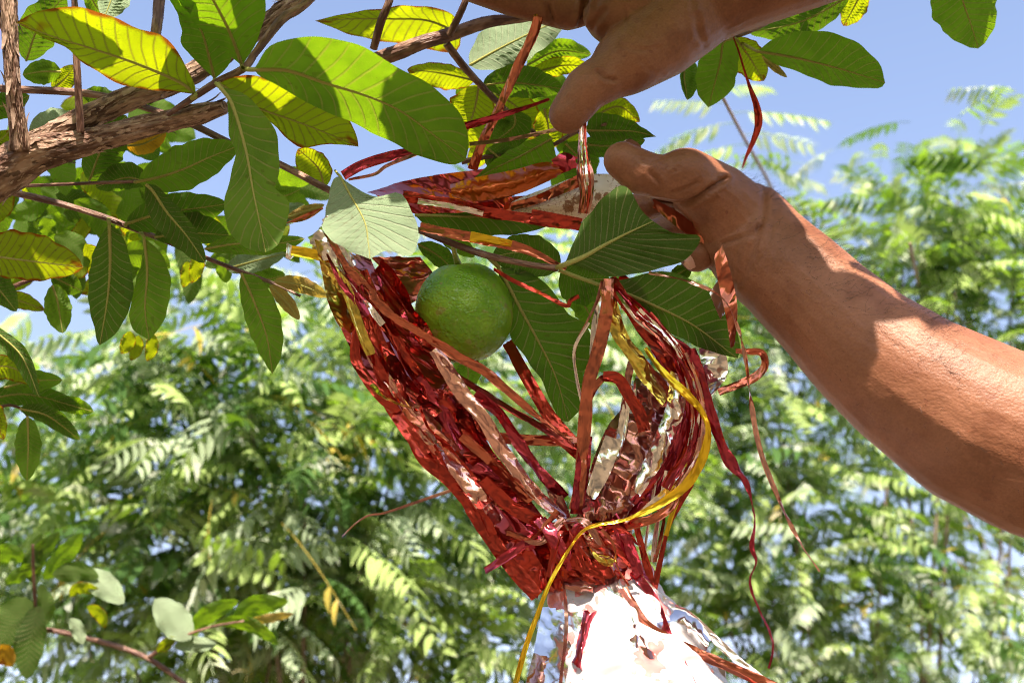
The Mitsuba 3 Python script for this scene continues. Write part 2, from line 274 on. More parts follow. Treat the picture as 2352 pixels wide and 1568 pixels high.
G([(290, 514), (372, 489), (440, 480), (522, 468)], 42, 48, .87, 'dark', th=30, ribr=4, pet=[(288, 519, .9), (289, 516, .88)])
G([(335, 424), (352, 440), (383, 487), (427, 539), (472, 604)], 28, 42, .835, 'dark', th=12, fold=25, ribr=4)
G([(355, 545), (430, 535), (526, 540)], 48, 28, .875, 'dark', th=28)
G([(470, 572), (540, 560), (630, 560), (700, 548)], 24, 26, .86, 'green', th=25)
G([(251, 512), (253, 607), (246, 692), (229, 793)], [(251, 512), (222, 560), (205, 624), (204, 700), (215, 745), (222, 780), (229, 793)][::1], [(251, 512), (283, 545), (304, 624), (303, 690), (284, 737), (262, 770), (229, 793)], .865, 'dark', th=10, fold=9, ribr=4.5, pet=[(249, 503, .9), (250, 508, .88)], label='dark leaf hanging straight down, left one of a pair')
G([(331, 545), (338, 624), (333, 710), (343, 782)], [(331, 545), (325, 600), (308, 660), (297, 720), (305, 755), (343, 782)], [(331, 545), (372, 585), (392, 641), (388, 690), (376, 737), (343, 782)], .87, 'green', th=14, fold=8, ribr=4, pet=[(322, 531, .9), (327, 538, .885)], label='hanging leaf with a brown margin, right one of a pair')
G([(-80, 575), (0, 590), (90, 602), (191, 614)], 66, 46, .80, 'yellow', th=38, ribr=4)
G([(120, 655), (132, 692), (144, 765)], 30, 34, .93, 'green', th=5)
G([(118, 632), (150, 650), (188, 668)], 28, 26, .95, 'dark')
G([(-20, 690), (40, 690), (102, 712)], 22, 18, .92, 'yellow', th=35)
G([(-40, 610), (-5, 660), (38, 715)], 34, 24, .88, 'dark', th=10)
G([(-40, 740), (0, 770), (51, 820), (90, 912)], 18, 24, .86, 'dark', th=5, fold=22)
G([(-60, 850), (20, 842), (90, 880)], 26, 30, .93, 'yellow')
G([(10, 890), (70, 875), (143, 872)], 24, 26, .95, 'green', th=25)
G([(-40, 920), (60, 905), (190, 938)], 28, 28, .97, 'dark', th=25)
G([(63, 956), (65, 1020), (62, 1103)], 30, 31, .92, 'green', th=12, label='single leaf hanging at the left edge above the blurred tree')
G([(45, 938), (110, 955), (184, 1010)], 24, 20, .96, 'dark')
G([(120, 925), (160, 930), (215, 945)], 22, 18, .98, 'green', th=30)
G([(-40, 900), (-10, 960), (8, 1010)], 24, 18, .95, 'yellow')
# around the middle
G([(554, 627), (581, 686), (612, 771), (626, 858)], [(554, 627), (550, 665), (565, 740), (590, 800), (612, 840), (626, 858)], [(554, 627), (598, 640), (636, 700), (650, 765), (645, 820), (626, 858)], .875, 'green', th=16, fold=14, ribr=3.5, label='narrow hanging leaf left of the foil')
G([(629, 645), (690, 655), (755, 682)], 20, 17, .87, 'young', th=25, label='orange young leaf reaching towards the foil')
G([(620, 655), (655, 690), (688, 734)], 17, 17, .875, 'young', th=15)
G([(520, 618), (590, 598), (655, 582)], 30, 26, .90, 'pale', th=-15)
G([(560, 615), (610, 640), (655, 630)], 30, 24, .93, 'green', th=20)
G([(640, 520), (668, 490), (700, 470)], 22, 20, .90, 'pale', th=0)
G([(660, 500), (705, 485), (745, 470)], 14, 12, .895, 'young', th=10)
G([(745, 430), (730, 385), (684, 342)], 46, 30, .86, 'yellow', th=40)
G([(600, 440), (650, 450), (690, 435)], 24, 20, .93, 'green')
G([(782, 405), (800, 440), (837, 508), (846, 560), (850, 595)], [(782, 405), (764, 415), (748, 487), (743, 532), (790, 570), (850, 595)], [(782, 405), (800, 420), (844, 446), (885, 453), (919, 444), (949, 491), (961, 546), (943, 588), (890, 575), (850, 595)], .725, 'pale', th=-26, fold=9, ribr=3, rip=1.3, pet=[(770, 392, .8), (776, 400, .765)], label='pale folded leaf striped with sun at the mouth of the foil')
G([(953, 494), (1060, 497), (1160, 500), (1290, 506)], [(953, 494), (1060, 488), (1160, 494), (1290, 506)], [(953, 494), (985, 522), (1050, 540), (1144, 541), (1220, 532), (1290, 506)], .80, 'dark', th=25, fold=0, ribr=4)
G([(1288, 612), (1240, 590), (1190, 580), (1130, 590)], 55, 45, .81, 'dark', th=15, ribr=3)
G([(1288, 622), (1330, 640), (1400, 640)], 50, 60, .825, 'dark', th=12, ribr=3)
G([(1296, 608), (1340, 590), (1388, 563), (1440, 536), (1500, 508)], [(1296, 608), (1318, 556), (1340, 508), (1388, 453), (1425, 426), (1453, 446), (1474, 484), (1500, 508)], [(1296, 608), (1330, 612), (1371, 628), (1422, 635), (1490, 622), (1552, 607), (1592, 580), (1606, 542), (1545, 535), (1500, 508)], .725, 'dark', th=-2, fold=10, ribr=6.5, pet=[(1281, 614, .772), (1288, 611, .75)], n=40, m=9, label='broad folded leaf lying across the gripping hand')
G([(1144, 612), (1170, 660), (1196, 710), (1230, 771), (1264, 836), (1284, 887), (1306, 968)], [(1144, 612), (1150, 680), (1172, 771), (1213, 829), (1247, 880), (1268, 930), (1285, 962), (1306, 968)], [(1144, 612), (1213, 624), (1264, 662), (1304, 718), (1343, 744), (1360, 788), (1358, 833), (1338, 853), (1346, 880), (1340, 930), (1306, 968)], .815, 'dark', th=4, fold=8, ribr=5, pet=[(1122, 590, .785), (1132, 600, .80)], n=40, m=9, label='torn dark leaf hanging right of the fruit')
G([(1374, 653), (1440, 675), (1497, 699), (1593, 747), (1694, 823)], [(1374, 653), (1456, 636), (1524, 622), (1593, 645), (1644, 669), (1675, 710), (1700, 790), (1694, 823)], [(1374, 653), (1430, 690), (1494, 730), (1552, 771), (1627, 805), (1694, 823)], .775, 'dark', th=6, fold=8, ribr=5, pet=[(1283, 620, .775), (1320, 634, .775)], n=40, m=9, label='leaf below the gripping hand pointing down right')
G([(1540, 640), (1565, 625), (1588, 612)], 18, 22, .80, 'dark', th=0)
G([(1300, 690), (1340, 700), (1370, 760)], 36, 30, .88, 'green', th=20)
G([(1010, 545), (1050, 560), (1090, 590)], 22, 20, .86, 'green', th=38)
G([(960, 560), (1010, 590), (1060, 640)], 26, 22, .87, 'dark', th=25)
G([(1060, 800), (1075, 850), (1070, 900)], 30, 30, .90, 'green', th=20)
# top middle
G([(1060, 80), (984, 48), (900, 44), (810, 44), (724, 48)], [(1060, 80), (1040, 120), (909, 100), (813, 82), (724, 48)], [(1060, 80), (1035, 30), (950, 13), (882, 19), (796, 31), (724, 48)], .90, 'yellow', th=42, fold=-3, ribr=3.5)
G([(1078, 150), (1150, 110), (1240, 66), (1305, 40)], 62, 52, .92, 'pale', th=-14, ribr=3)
G([(1210, 150), (1280, 118), (1358, 125)], 30, 26, .95, 'green', th=30)
G([(1215, 170), (1300, 150), (1365, 160)], 22, 22, .94, 'yellow', th=42)
G([(1108, 196), (1180, 190), (1295, 205)], 42, 34, .92, 'dark', th=28, ribr=3)
G([(1100, 194), (1090, 250), (1060, 345)], 48, 64, .94, 'yellow', th=35)
G([(1140, 215), (1190, 250), (1230, 320)], 40, 40, .95, 'yellow', th=35)
G([(1090, 185), (1010, 168), (935, 160)], 36, 24, .93, 'yellow', th=40)
G([(1180, 255), (1180, 290), (1130, 330)], 44, 40, .905, 'dark', th=15)
G([(1120, 340), (1160, 380), (1120, 400)], 40, 40, .90, 'dark', th=15)
G([(1268, 318), (1200, 356), (1140, 385), (1078, 420)], [(1268, 318), (1277, 378), (1230, 400), (1150, 412), (1078, 420)], [(1268, 318), (1252, 308), (1200, 330), (1140, 364), (1078, 420)], .84, 'green', th=25, ribr=3)
G([(1300, 330), (1330, 370), (1330, 440)], 42, 42, .90, 'dark', th=20)
G([(1345, 300), (1400, 300), (1456, 302), (1507, 314)], [(1345, 300), (1360, 264), (1405, 262), (1456, 280), (1507, 314)], [(1345, 300), (1370, 322), (1439, 322), (1507, 314)], .865, 'dark', th=30, ribr=3)
G([(1330, 330), (1400, 335), (1482, 322)], 28, 28, .89, 'dark', th=28)
G([(1360, 270), (1420, 245), (1470, 280)], 22, 24, .91, 'yellow', th=35)
G([(1300, 230), (1380, 240), (1430, 235)], 26, 30, .93, 'green')
G([(1250, 250), (1260, 300), (1250, 350)], 34, 36, .94, 'yellow')
# top right
G([(1575, 130), (1572, 180), (1579, 230)], 36, 10, .94, 'dark', th=10)
G([(1688, 88), (1661, 99), (1654, 144), (1627, 247)], [(1688, 88), (1696, 120), (1695, 154), (1682, 205), (1647, 236), (1627, 247)], [(1688, 88), (1640, 90), (1606, 140), (1598, 185), (1606, 222), (1627, 247)], .92, 'green', th=30, fold=-8, ribr=3, label='upright oval leaf half in sun below the upper wrist')
G([(1690, 88), (1720, 130), (1755, 186)], 36, 42, .93, 'yellow', th=42)
G([(1739, 118), (1821, 132), (1924, 157), (2033, 190)], [(1739, 118), (1787, 85), (1856, 71), (1924, 79), (1975, 103), (2020, 147), (2033, 190)], [(1739, 118), (1780, 147), (1838, 167), (1907, 195), (1975, 202), (2020, 203), (2033, 190)], .91, 'green', th=34, fold=6, ribr=3.5, pet=[(1685, 86, .92), (1712, 104, .915)], label='long oval leaf alone against the sky at right')
G([(1750, 128), (1775, 150), (1808, 178)], 8, 10, .915, 'young', th=0, rib=False)
G([(1950, -8), (1840, 50), (1719, 75)], 36, 30, .95, 'dark', th=25)
G([(1985, -30), (1960, 20), (1937, 60)], 30, 28, .96, 'yellow', th=42)
G([(2190, -90), (2211, 0), (2232, 62), (2247, 112)], 76, 76, .93, 'green', th=30, ribr=3, label='leaf hanging in from the top right corner')
G([(270, -60), (255, 0), (239, 42)], 44, 34, .86, 'pale', th=-20)
G([(200, -30), (225, 20), (262, 30)], 26, 22, .92, 'green')
for a, b, w, d in [((300, 760), (278, 812), 18, .99), ((318, 770), (300, 828), 16, 1.0), ((350, 765), (338, 830), 16, 1.01), ((455, 575), (440, 650), 18, .98), ((500, 590), (520, 650), 20, 1.0), ((655, 425), (640, 470), 18, .96), ((100, 500), (108, 545), 22, 1.05), ((430, 600), (420, 660), 16, 1.05)]:
    G([a, ((a[0] + b[0]) / 2 + 4, (a[1] + b[1]) / 2), b], w, w * .9, d, 'yellow' if w < 19 else 'green', th=32, rib=False, n=16, m=3)
for i in range(16):
    x, y, a, ln = rnd.uniform(1060, 1340), rnd.uniform(190, 430), rnd.uniform(0, 6.28), rnd.uniform(90, 140)
    q = np.array([[x - ln * .5 * math.cos(a), y - ln * .5 * math.sin(a)], [x, y - 5], [x + ln * .5 * math.cos(a), y + ln * .5 * math.sin(a)]])
    G(q, ln * .25, ln * .22, rnd.uniform(.96, 1.08), rnd.choice(['green', 'dark', 'yellow', 'green']), rib=False, th=rnd.uniform(10, 42), n=16, m=3)
# smaller foliage further in along the lower left twigs
for i in range(92):
    x, y = rnd.uniform(-60, 640), rnd.uniform(395, 600) if i < 76 else rnd.uniform(230, 400)
    if i >= 76: x = rnd.uniform(-60, 330)
    if x > 420 and y > 560: continue
    a = rnd.uniform(-0.5, 2.6); ln = rnd.uniform(90, 150); d = rnd.uniform(.97, 1.2)
    q = np.array([[x, y], [x + ln * .5 * math.cos(a), y + ln * .5 * math.sin(a)], [x + ln * math.cos(a + .25), y + ln * math.sin(a + .25)]])
    w = ln * rnd.uniform(.20, .3)
    G(q, w, w * rnd.uniform(.7, 1), d, rnd.choice(['green', 'green', 'yellow', 'dark', 'dark']), rib=False, th=rnd.uniform(5, 45), fold=rnd.uniform(-5, 15), n=16, m=3)
# boughs above the frame, whose leaves shade what hangs below
def shade_leaf(c, ln, seed, axis=None):
    r = random.Random(seed); a = r.uniform(0, 6.28); e1 = np.array([math.cos(a), math.sin(a), r.uniform(-.35, .1)]); e1 /= np.linalg.norm(e1)
    if axis is not None: e1 = axis
    e2 = np.cross([r.uniform(-.3, .3), r.uniform(-.3, .3), 1] if axis is None else SUN + np.array([r.uniform(-.3, .3), r.uniform(-.3, .3), .2]), e1); e2 /= np.linalg.norm(e2); e3 = np.cross(e1, e2)
    n, m = 14, 3; t = np.linspace(0, 1, n); s = np.linspace(-1, 1, 2 * m + 1)
    w = .24 * ln * np.sin(np.pi * t ** .92) ** .62
    V = c + (t[:, None, None] * ln) * e1 + (w[:, None] * s[None])[..., None] * e2 + (.06 * ln * np.abs(s)[None] - .18 * ln * t[:, None] ** 2)[..., None] * e3
    uv = np.stack([np.repeat(t[:, None], 2 * m + 1, 1), np.repeat((s / 2 + .5)[None], n, 0)], -1).reshape(-1, 2)
    return (V.reshape(-1, 3), grid_faces(n, 2 * m + 1)), uv
SHADE = [(-.50, .30), (-.40, .27), (-.30, .32), (-.20, .27), (-.10, .34), (.0, .30), (.10, .34), (.20, .30), (.32, .34)]
GAPS = [(P(1400, 1430, .74), .055), (P(1600, 1440, .75), .05), (P(1920, 1120, .74), .035), (P(1960, 1000, .74), .03), (P(1740, 900, .76), .02), (P(1590, 380, .74), .025), (P(760, 250, .74), .022), (P(330, 140, .748), .045), (P(520, 60, .769), .03), (P(130, 590, .80), .02), (P(120, 325, .81), .03), (P(235, 320, .80), .02), (P(25, 200, .81), .02), (P(860, 500, .725), .03), (P(1580, 372, .74), .03), (P(1830, 590, .743), .014), (P(1865, 690, .735), .014)]
k = 0
for bx, bu in SHADE:
    for j in range(10):
        c = EYE + .66 * FW + (bx + rnd.uniform(-.08, .08)) * RT + (bu + .05 + rnd.uniform(-.02, .16)) * UP + rnd.uniform(-.16, .16) * FW
        if any(np.linalg.norm((c - g0) - SUN * (c - g0).dot(SUN)) < gr + .025 for g0, gr in GAPS): continue
        mesh, uv = shade_leaf(c, rnd.uniform(.09, .13), k); k += 1
        part(GT, 'leaf', mikit.ply(mesh, 'mat_green', smooth=True, uv=uv))
OCC = [(610, 165, .716, .17, (150, 235), .115, 1.23), (1030, 290, .765, .2, (60, 235), .115, 1.23), (110, 55, .73, .13, (200, 90), .085, 1.15), (622, 60, .775, .10, (30, 100), .07, 1.1), (790, 325, .80, .2, (100, 35), .09, 1.15), (560, 300, .735, .19, (15, 100), .08, 0),
 (1860, 120, .91, .16, (100, 30), .14, .9), (1625, 170, .92, .17, (10, 100), .11, .7), (2180, 40, .94, .10, (10, 100), .11, .7), (500, 460, .84, .22, (100, 20), .12, .5), (-20, 590, .80, .2, (30, 100), .10, .9), (300, 660, .865, .22, (10, 100), .13, .2),
 (1450, 130, .75, .16, (100, -20), .13, 0), (1320, 250, .74, .18, (100, -80), .12, 0), (1600, 60, .76, .15, (100, -30), .13, 0), (1420, 20, .75, .12, (100, 0), .13, 0), (1790, -40, .76, .12, (100, -40), .10, 0), (1240, 10, .78, .13, (100, 10), .12, 0), (1900, -60, .76, .12, (100, -40), .13, 0),
 (1700, 720, .75, .29, (60, 100), .08, 0), (1800, 790, .71, .34, (100, 40), .09, 0), (1480, 560, .72, .26, (100, -40), .10, 0), (1240, 760, .81, .33, (50, 100), .13, 0), (2030, 880, .67, .40, (100, 60), .075, 0), (2120, 1010, .64, .43, (30, 100), .07, 0), (1060, 690, .78, .27, (100, 60), .13, 0), (1080, 810, .78, .30, (60, 100), .075, 0), (1900, 830, .69, .37, (20, 100), .11, 0), (1740, 560, .745, .33, (100, 40), .085, 0), (1790, 740, .735, .36, (60, 100), .12, 0), (1900, 900, .68, .42, (30, 100), .10, 0), (1700, 660, .745, .36, (-20, 100), .10, 0), (1990, 690, .73, .40, (100, 60), .06, 0)]
for x, y, d, h, (dx, dy), ln, tz in OCC:
    e1 = dx * RT - dy * UP + dy * tz * FW; e1 -= SUN * e1.dot(SUN); e1 /= np.linalg.norm(e1); c = P(x, y, d) + SUN * h - e1 * ln * .5
    mesh, uv = shade_leaf(c, ln, k, e1); k += 1
    part(GT, 'leaf', mikit.ply(mesh, 'mat_green', smooth=True, uv=uv))
# the tree's own stem, outside the frame to the left
def wtube(pts, rad, n, sides, mat, rough, tree, name, label=None):
    q = spline(np.column_stack([pts, rad]), n)
    mesh, uv = tube_mesh(q[:, :3], q[:, 3], sides, rough, seed=len(USED) % 31)
    return part(tree, name, mikit.ply(mesh, 'mat_' + mat, smooth=True, uv=uv), label)
e0 = P(-700, 900, .88)
wtube([[e0[0] - .25, e0[1] + .25, 0], [e0[0] - .22, e0[1] + .2, .6], [e0[0] - .12, e0[1] + .08, 1.2], e0 + [-.01, 0, -.02]], [.07, .055, .04, .026], 80, 20, 'bark', .2, GT, 'trunk')
wtube([[e0[0] - .12, e0[1] + .08, 1.2], [e0[0] - .1, e0[1] + .02, 1.9], P(-200, -260, .9), P(300, -420, .9), P(900, -400, .9), P(1600, -420, .92), P(2300, -380, .95)], [.04, .034, .026, .02, .016, .012, .007], 140, 12, 'bark', .15, GT, 'branch')

# ------------------------------------------------------------------ guava fruit
GF = thing('guava_fruit', 'round unripe green guava hanging from the twig inside the torn red foil', 'fruit')
ico = trimesh.creation.icosphere(5)
v = ico.vertices.copy(); fc = P(1066, 717, .815); fr = 112 * .815 / FV
ax = np.array([-.10 * 1, 0, 0]) + .9 * UP; ax /= np.linalg.norm(ax)
side = np.cross(ax, FW); side /= np.linalg.norm(side); th3 = np.cross(ax, side)
lat = v[:, 2]
sc = 1 + .035 * (meshkit.fbm(v * 1.6, 3) - .5) + .022 * (meshkit.fbm(v * 6, 3) - .5) + .006 * (meshkit.fbm(v * 22, 2) - .5)
sc -= .10 * np.exp(-((1 - lat) / .03)) + .05 * np.exp(-((1 + lat) / .02))
sc += .02 * np.cos(4 * np.arctan2(v[:, 1], v[:, 0])) * (1 - lat ** 2) * .4
v = v * sc[:, None] * fr * np.array([1, 1, 1.05])
ico.vertices = fc + v[:, :1] * side + v[:, 1:2] * th3 + v[:, 2:] * ax
def fruit_col(p, n, uv):
    k = fbm(p.x * 70, p.y * 70, p.z * 70, 3)
    c = mix((0.11, 0.28, 0.010), (0.19, 0.38, 0.022), sstep(.3, .7, k))
    c = mix(c, (0.24, 0.30, 0.06), sstep(.72, .85, noise(p.x * 700, p.y * 700, p.z * 700)) * .35)
    c = mix(c, (0.25, 0.22, 0.07), sstep(.64, .74, fbm(p.x * 110 + 7, p.y * 110, p.z * 110, 3)) * .6)
    return mix(c, (0.05, 0.06, 0.012), sstep(.82, .9, noise(p.x * 1100, p.y * 1100, p.z * 1100)) * .4)
def fruit_h(p, n, uv): return fbm(p.x * 260, p.y * 260, p.z * 260, 3) + .5 * noise(p.x * 900, p.y * 900, p.z * 900)
scene['mat_fruit'] = {'type': 'bumpmap', 'arbitrary': proc(fruit_h, 2e-4), 'scale': .0013, 'bsdf': {'type': 'principled', 'base_color': proc(fruit_col), 'roughness': .22, 'specular': .5}}
part(GF, 'flesh', mikit.ply(ico, 'mat_fruit', smooth=True))
part(GF, 'stem', mikit.ply(tube_mesh(np.vstack([P(1040, 560, .79), P(1045, 585, .80), fc + ax * fr * .93]), np.array([6, 6, 9]) * .8 / FV, 10)[0], 'mat_green_twig', smooth=True))
cal = []
for i in range(5):
    a = i * 2 * math.pi / 5
    dv = math.cos(a) * side + math.sin(a) * th3
    b0 = fc - ax * fr * .99
    cal.append(trimesh.Trimesh(*[np.array(z) for z in ([b0 + dv * .004 + np.cross(ax, dv) * .003, b0 + dv * .004 - np.cross(ax, dv) * .003, b0 + dv * .009 - ax * .004, b0 + dv * .004 - ax * .001], [[0, 1, 2], [0, 2, 3], [1, 3, 2], [0, 3, 1]])], process=False))
part(GF, 'calyx', mikit.ply(trimesh.util.concatenate(cal), 'mat_twig'))

# ------------------------------------------------------------------ person: two forearms with hands
PE = thing('person', 'person with bare brown forearms reaching in from the right, both hands holding the foil', 'person')
def limb(chains, length, iters=14):
    "chains of (x, y, distance, radius): one continuous skin"
    bones = []
    for ch in chains:
        sph = []
        for x, y, d, r in ch:
            c = P(x, y, d); sph.append(Manifold.sphere(r * d / FV, 28).translate(c.tolist()))
        bones += [Manifold.batch_hull([a, b]) for a, b in zip(sph, sph[1:])]
    m = Manifold.batch_boolean(bones, m3.OpType.Add).refine_to_length(length)
    mm = m.to_mesh(); t = trimesh.Trimesh(np.array(mm.vert_properties[:, :3]), np.array(mm.tri_verts), process=True)
    trimesh.smoothing.filter_taubin(t, lamb=.55, nu=.56, iterations=iters)
    return t
def project(V):
    q = V - EYE; d = q @ FW
    return np.stack([1176 + q @ RT / d * FV, 784 - q @ UP / d * FV, d], 1)
def crease(t, line, depth, width, near=None):
    "press a skin fold of the given depth (m) and width (px) along a line on the side facing the camera"
    s = project(t.vertices); l = spline(line, 60); n = t.vertex_normals
    dist = np.min(np.linalg.norm(s[:, None, :2] - l[None], axis=2), 1)
    face = np.clip(-(n @ FW) * 2, 0, 1) if near is None else near
    g = np.exp(-(dist / width) ** 2) - .45 * np.exp(-((dist - 2.2 * width) / (1.2 * width)) ** 2)
    t.vertices = t.vertices - n * (depth * g * face)[:, None]
def bulge(t, x, y, r, h):
    s = project(t.vertices); g = np.exp(-((s[:, 0] - x) ** 2 + (s[:, 1] - y) ** 2) / r ** 2)
    n = t.vertex_normals; t.vertices = t.vertices + n * (h * g * np.clip(-(n @ FW) * 2, 0, 1))[:, None]
K = 1 / 1.7415
px = lambda ch: [(x * K, y * K, d, r * K) for x, y, d, r in ch]
lower = limb([px([(2490, 642, .745, 76), (2560, 688, .745, 90), (2640, 712, .75, 84), (2755, 708, .755, 112), (2880, 800, .775, 140), (2985, 930, .79, 175)]),
              px([(2985, 930, .79, 190), (2885, 850, .785, 108), (2770, 800, .79, 78)]),
              px([(3000, 1040, .795, 105), (2975, 950, .79, 135), (2985, 930, .79, 190)]),
              px([(2985, 930, .79, 200), (3040, 1000, .785, 208), (3150, 1092, .775, 212), (3300, 1236, .765, 226), (3475, 1400, .755, 256), (3660, 1540, .745, 290), (3905, 1690, .735, 335), (4150, 1800, .725, 352), (4600, 1960, .71, 340), (5200, 2300, .70, 330)]),
              px([(2900, 840, .83, 110), (2760, 800, .825, 75), (2640, 800, .815, 66), (2540, 838, .80, 60)]),
              px([(2920, 920, .84, 110), (2830, 860, .885, 72), (2680, 900, .885, 64), (2600, 960, .865, 58)]),
              px([(2950, 970, .83, 95), (2910, 975, .85, 68), (2850, 995, .82, 66), (2782, 1024, .785, 64)]),
              px([(2970, 1060, .83, 85), (2935, 1045, .85, 58), (2900, 1020, .825, 56), (2852, 1022, .795, 52)])], .0024, 16)
upper = limb([px([(2272, 458, .765, 78), (2350, 352, .765, 92), (2440, 300, .77, 100), (2510, 245, .775, 135), (2640, 150, .785, 165), (2760, 20, .80, 200)]),
              px([(2760, 0, .80, 205), (2900, -70, .80, 212), (3240, -205, .80, 232), (3700, -420, .80, 280), (4200, -620, .79, 300), (4900, -900, .78, 300)]),
              px([(2760, 0, .80, 200), (2480, 40, .79, 150), (2420, 60, .785, 90)]),
              px([(2640, -30, .80, 170), (2390, -10, .80, 95), (2270, 36, .80, 84), (2040, -18, .795, 78), (1840, -75, .795, 66), (1740, -110, .80, 58)]),
              px([(2640, -100, .81, 170), (2380, -120, .82, 90), (2250, -110, .83, 80), (2010, -130, .83, 74), (1800, -160, .825, 64), (1700, -180, .825, 56)]),
              px([(2640, -180, .82, 160), (2400, -240, .84, 88), (2260, -250, .85, 78), (2030, -250, .85, 70), (1840, -260, .845, 60)]),
              px([(2660, -240, .83, 140), (2440, -340, .855, 80), (2320, -370, .865, 68), (2140, -390, .865, 60), (2020, -400, .86, 54)])], .0024, 16)
c1 = lambda L: [(x * K, y * K) for x, y in L]
bulge(lower, 2714 * K, 625 * K, 70 * K, .0022); bulge(lower, 2840 * K, 960 * K, 130 * K, .003)
for L, dp, w in [([(2625, 800), (2720, 812), (2790, 790), (2850, 750), (2900, 715)], .0035, 9), ([(2700, 770), (2760, 745), (2800, 720)], .0012, 6), ([(3060, 745), (3052, 850), (3030, 930), (2990, 1060), (2930, 1150)], .0013, 11),
                 ([(3090, 900), (3060, 1000), (3010, 1080), (2960, 1140)], .0012, 7), ([(2890, 975), (2940, 960), (3010, 935), (3040, 900)], .0018, 7), ([(2870, 790), (2840, 840), (2820, 880)], .001, 5), ([(2600, 690), (2640, 740), (2620, 790)], .0012, 8), ([(2560, 640), (2600, 650), (2640, 632)], .001, 6),
                 ([(2700, 615), (2690, 650), (2660, 680)], .0007, 5), ([(2730, 605), (2725, 650), (2700, 690)], .0007, 5), ([(2660, 622), (2650, 650), (2640, 670)], .0007, 5), ([(2940, 1005), (2950, 1050), (2940, 1110)], .0008, 6)]:
    crease(lower, c1(L), dp, w * K)
for L, dp, w in [([(2350, -20), (2336, 60), (2318, 118)], .0065, 11), ([(2190, -20), (2200, 50), (2215, 105)], .003, 8), ([(2390, 285), (2420, 310), (2460, 322)], .0016, 7), ([(2480, 180), (2560, 200), (2640, 190)], .0008, 6), ([(2270, 390), (2300, 420), (2320, 450)], .0009, 6),
                 ([(2420, 40), (2370, 110), (2365, 190)], .0016, 10), ([(2790, 60), (2800, 130), (2820, 190)], .0012, 9), ([(2560, 240), (2600, 280), (2650, 300)], .0008, 6), ([(2760, -40), (2775, 60), (2790, 160)], .0008, 8), ([(2500, 30), (2520, 110), (2600, 170)], .0009, 7)]:
    crease(upper, c1(L), dp, w * K)
for t, s in ((lower, 3), (upper, 8)):
    V = t.vertices; t.vertices = V + t.vertex_normals * (.0004 * (meshkit.fbm(V * 45 + s, 3) - .5) + .0002 * (meshkit.fbm(V * 260 + s, 2) - .5))[:, None]
ka = part(PE, 'gripping_arm', mikit.ply(lower, 'mat_skin', smooth=True), 'bare forearm and hand gripping the top of the foil, dappled with sun')
kb = part(PE, 'upper_arm', mikit.ply(upper, 'mat_skin', smooth=True), 'shaded forearm and hand at the top with its thumb pointing down')
def nail(parent, c, along, out, ln, wd):
    along = along / np.linalg.norm(along); out = out - along * out.dot(along); out /= np.linalg.norm(out); sd = np.cross(along, out)
    n, m = 12, 9; u = np.linspace(-1, 1, n); w = np.linspace(-1, 1, m)
    U, W_ = np.meshgrid(u, w, indexing='ij'); hw = wd * (1 - .18 * np.clip(-U, 0, 1) ** 2) * np.sqrt(np.clip(1.04 - np.abs(U) ** 5, 0, 1))
    top = c + (U * ln)[..., None] * along + (W_ * hw)[..., None] * sd + (-.45 * wd * W_ ** 2 - .15 * wd * U ** 2)[..., None] * out
    V = np.vstack([top.reshape(-1, 3), (top - .0006 * out).reshape(-1, 3)]); F = grid_faces(n, m)
    scene[parent] = mikit.ply((V, np.vstack([F, F[:, ::-1] + n * m])), 'mat_nail', smooth=True)
nail(ka + '__thumbnail', P(2508 * K, 590 * K, .758), P(2470 * K, 570 * K, .75) - P(2560 * K, 622 * K, .762), P(2530 * K, 560 * K, .80) - P(2508 * K, 610 * K, .75), .0075, .0065)
nail(ka + '__fingernail', P(2772 * K, 1028 * K, .7745), P(2760 * K, 1038 * K, .79) - P(2820 * K, 1010 * K, .80), -FW + .1 * UP, .0075, .0062)
# arm hair along the upper side of the gripping forearm
hv = []
nrm = lower.vertex_normals; prj = project(lower.vertices)
cand = np.where((prj[:, 0] > 2950 * K) & (prj[:, 0] < 3850 * K) & (nrm @ UP > .35) & (nrm @ FW < .5))[0]
cand2 = np.where((prj[:, 0] > 3080 * K) & (prj[:, 0] < 4300 * K) & (nrm @ UP > -.35) & (nrm @ FW < -.1))[0]
CS = set(cand.tolist())
for i in np.concatenate([R.choice(cand, 280, replace=False), R.choice(cand2, 520, replace=False)]):
    p0, nn = lower.vertices[i], nrm[i]; dirn = nn * (.8 if i in CS else .25) + R.normal(0, .35, 3) + .6 * RT - .3 * UP; dirn /= np.linalg.norm(dirn); L = R.uniform(.005, .011) * (1 if i in CS else .6)
    q = np.array([p0, p0 + dirn * L * .5, p0 + dirn * L * .9 + .12 * L * R.normal(0, 1, 3) + .2 * L * RT])
    hv.append(trimesh.Trimesh(*tube_mesh(q, np.array([.00009, .00007, .00003]) * (1 if i in CS else .6), 3, close=False)[0], process=False))
scene[ka + '__hair'] = mikit.ply(trimesh.util.concatenate(hv), 'mat_hair'); labels[ka + '__hair'] = {'kind': 'stuff'}

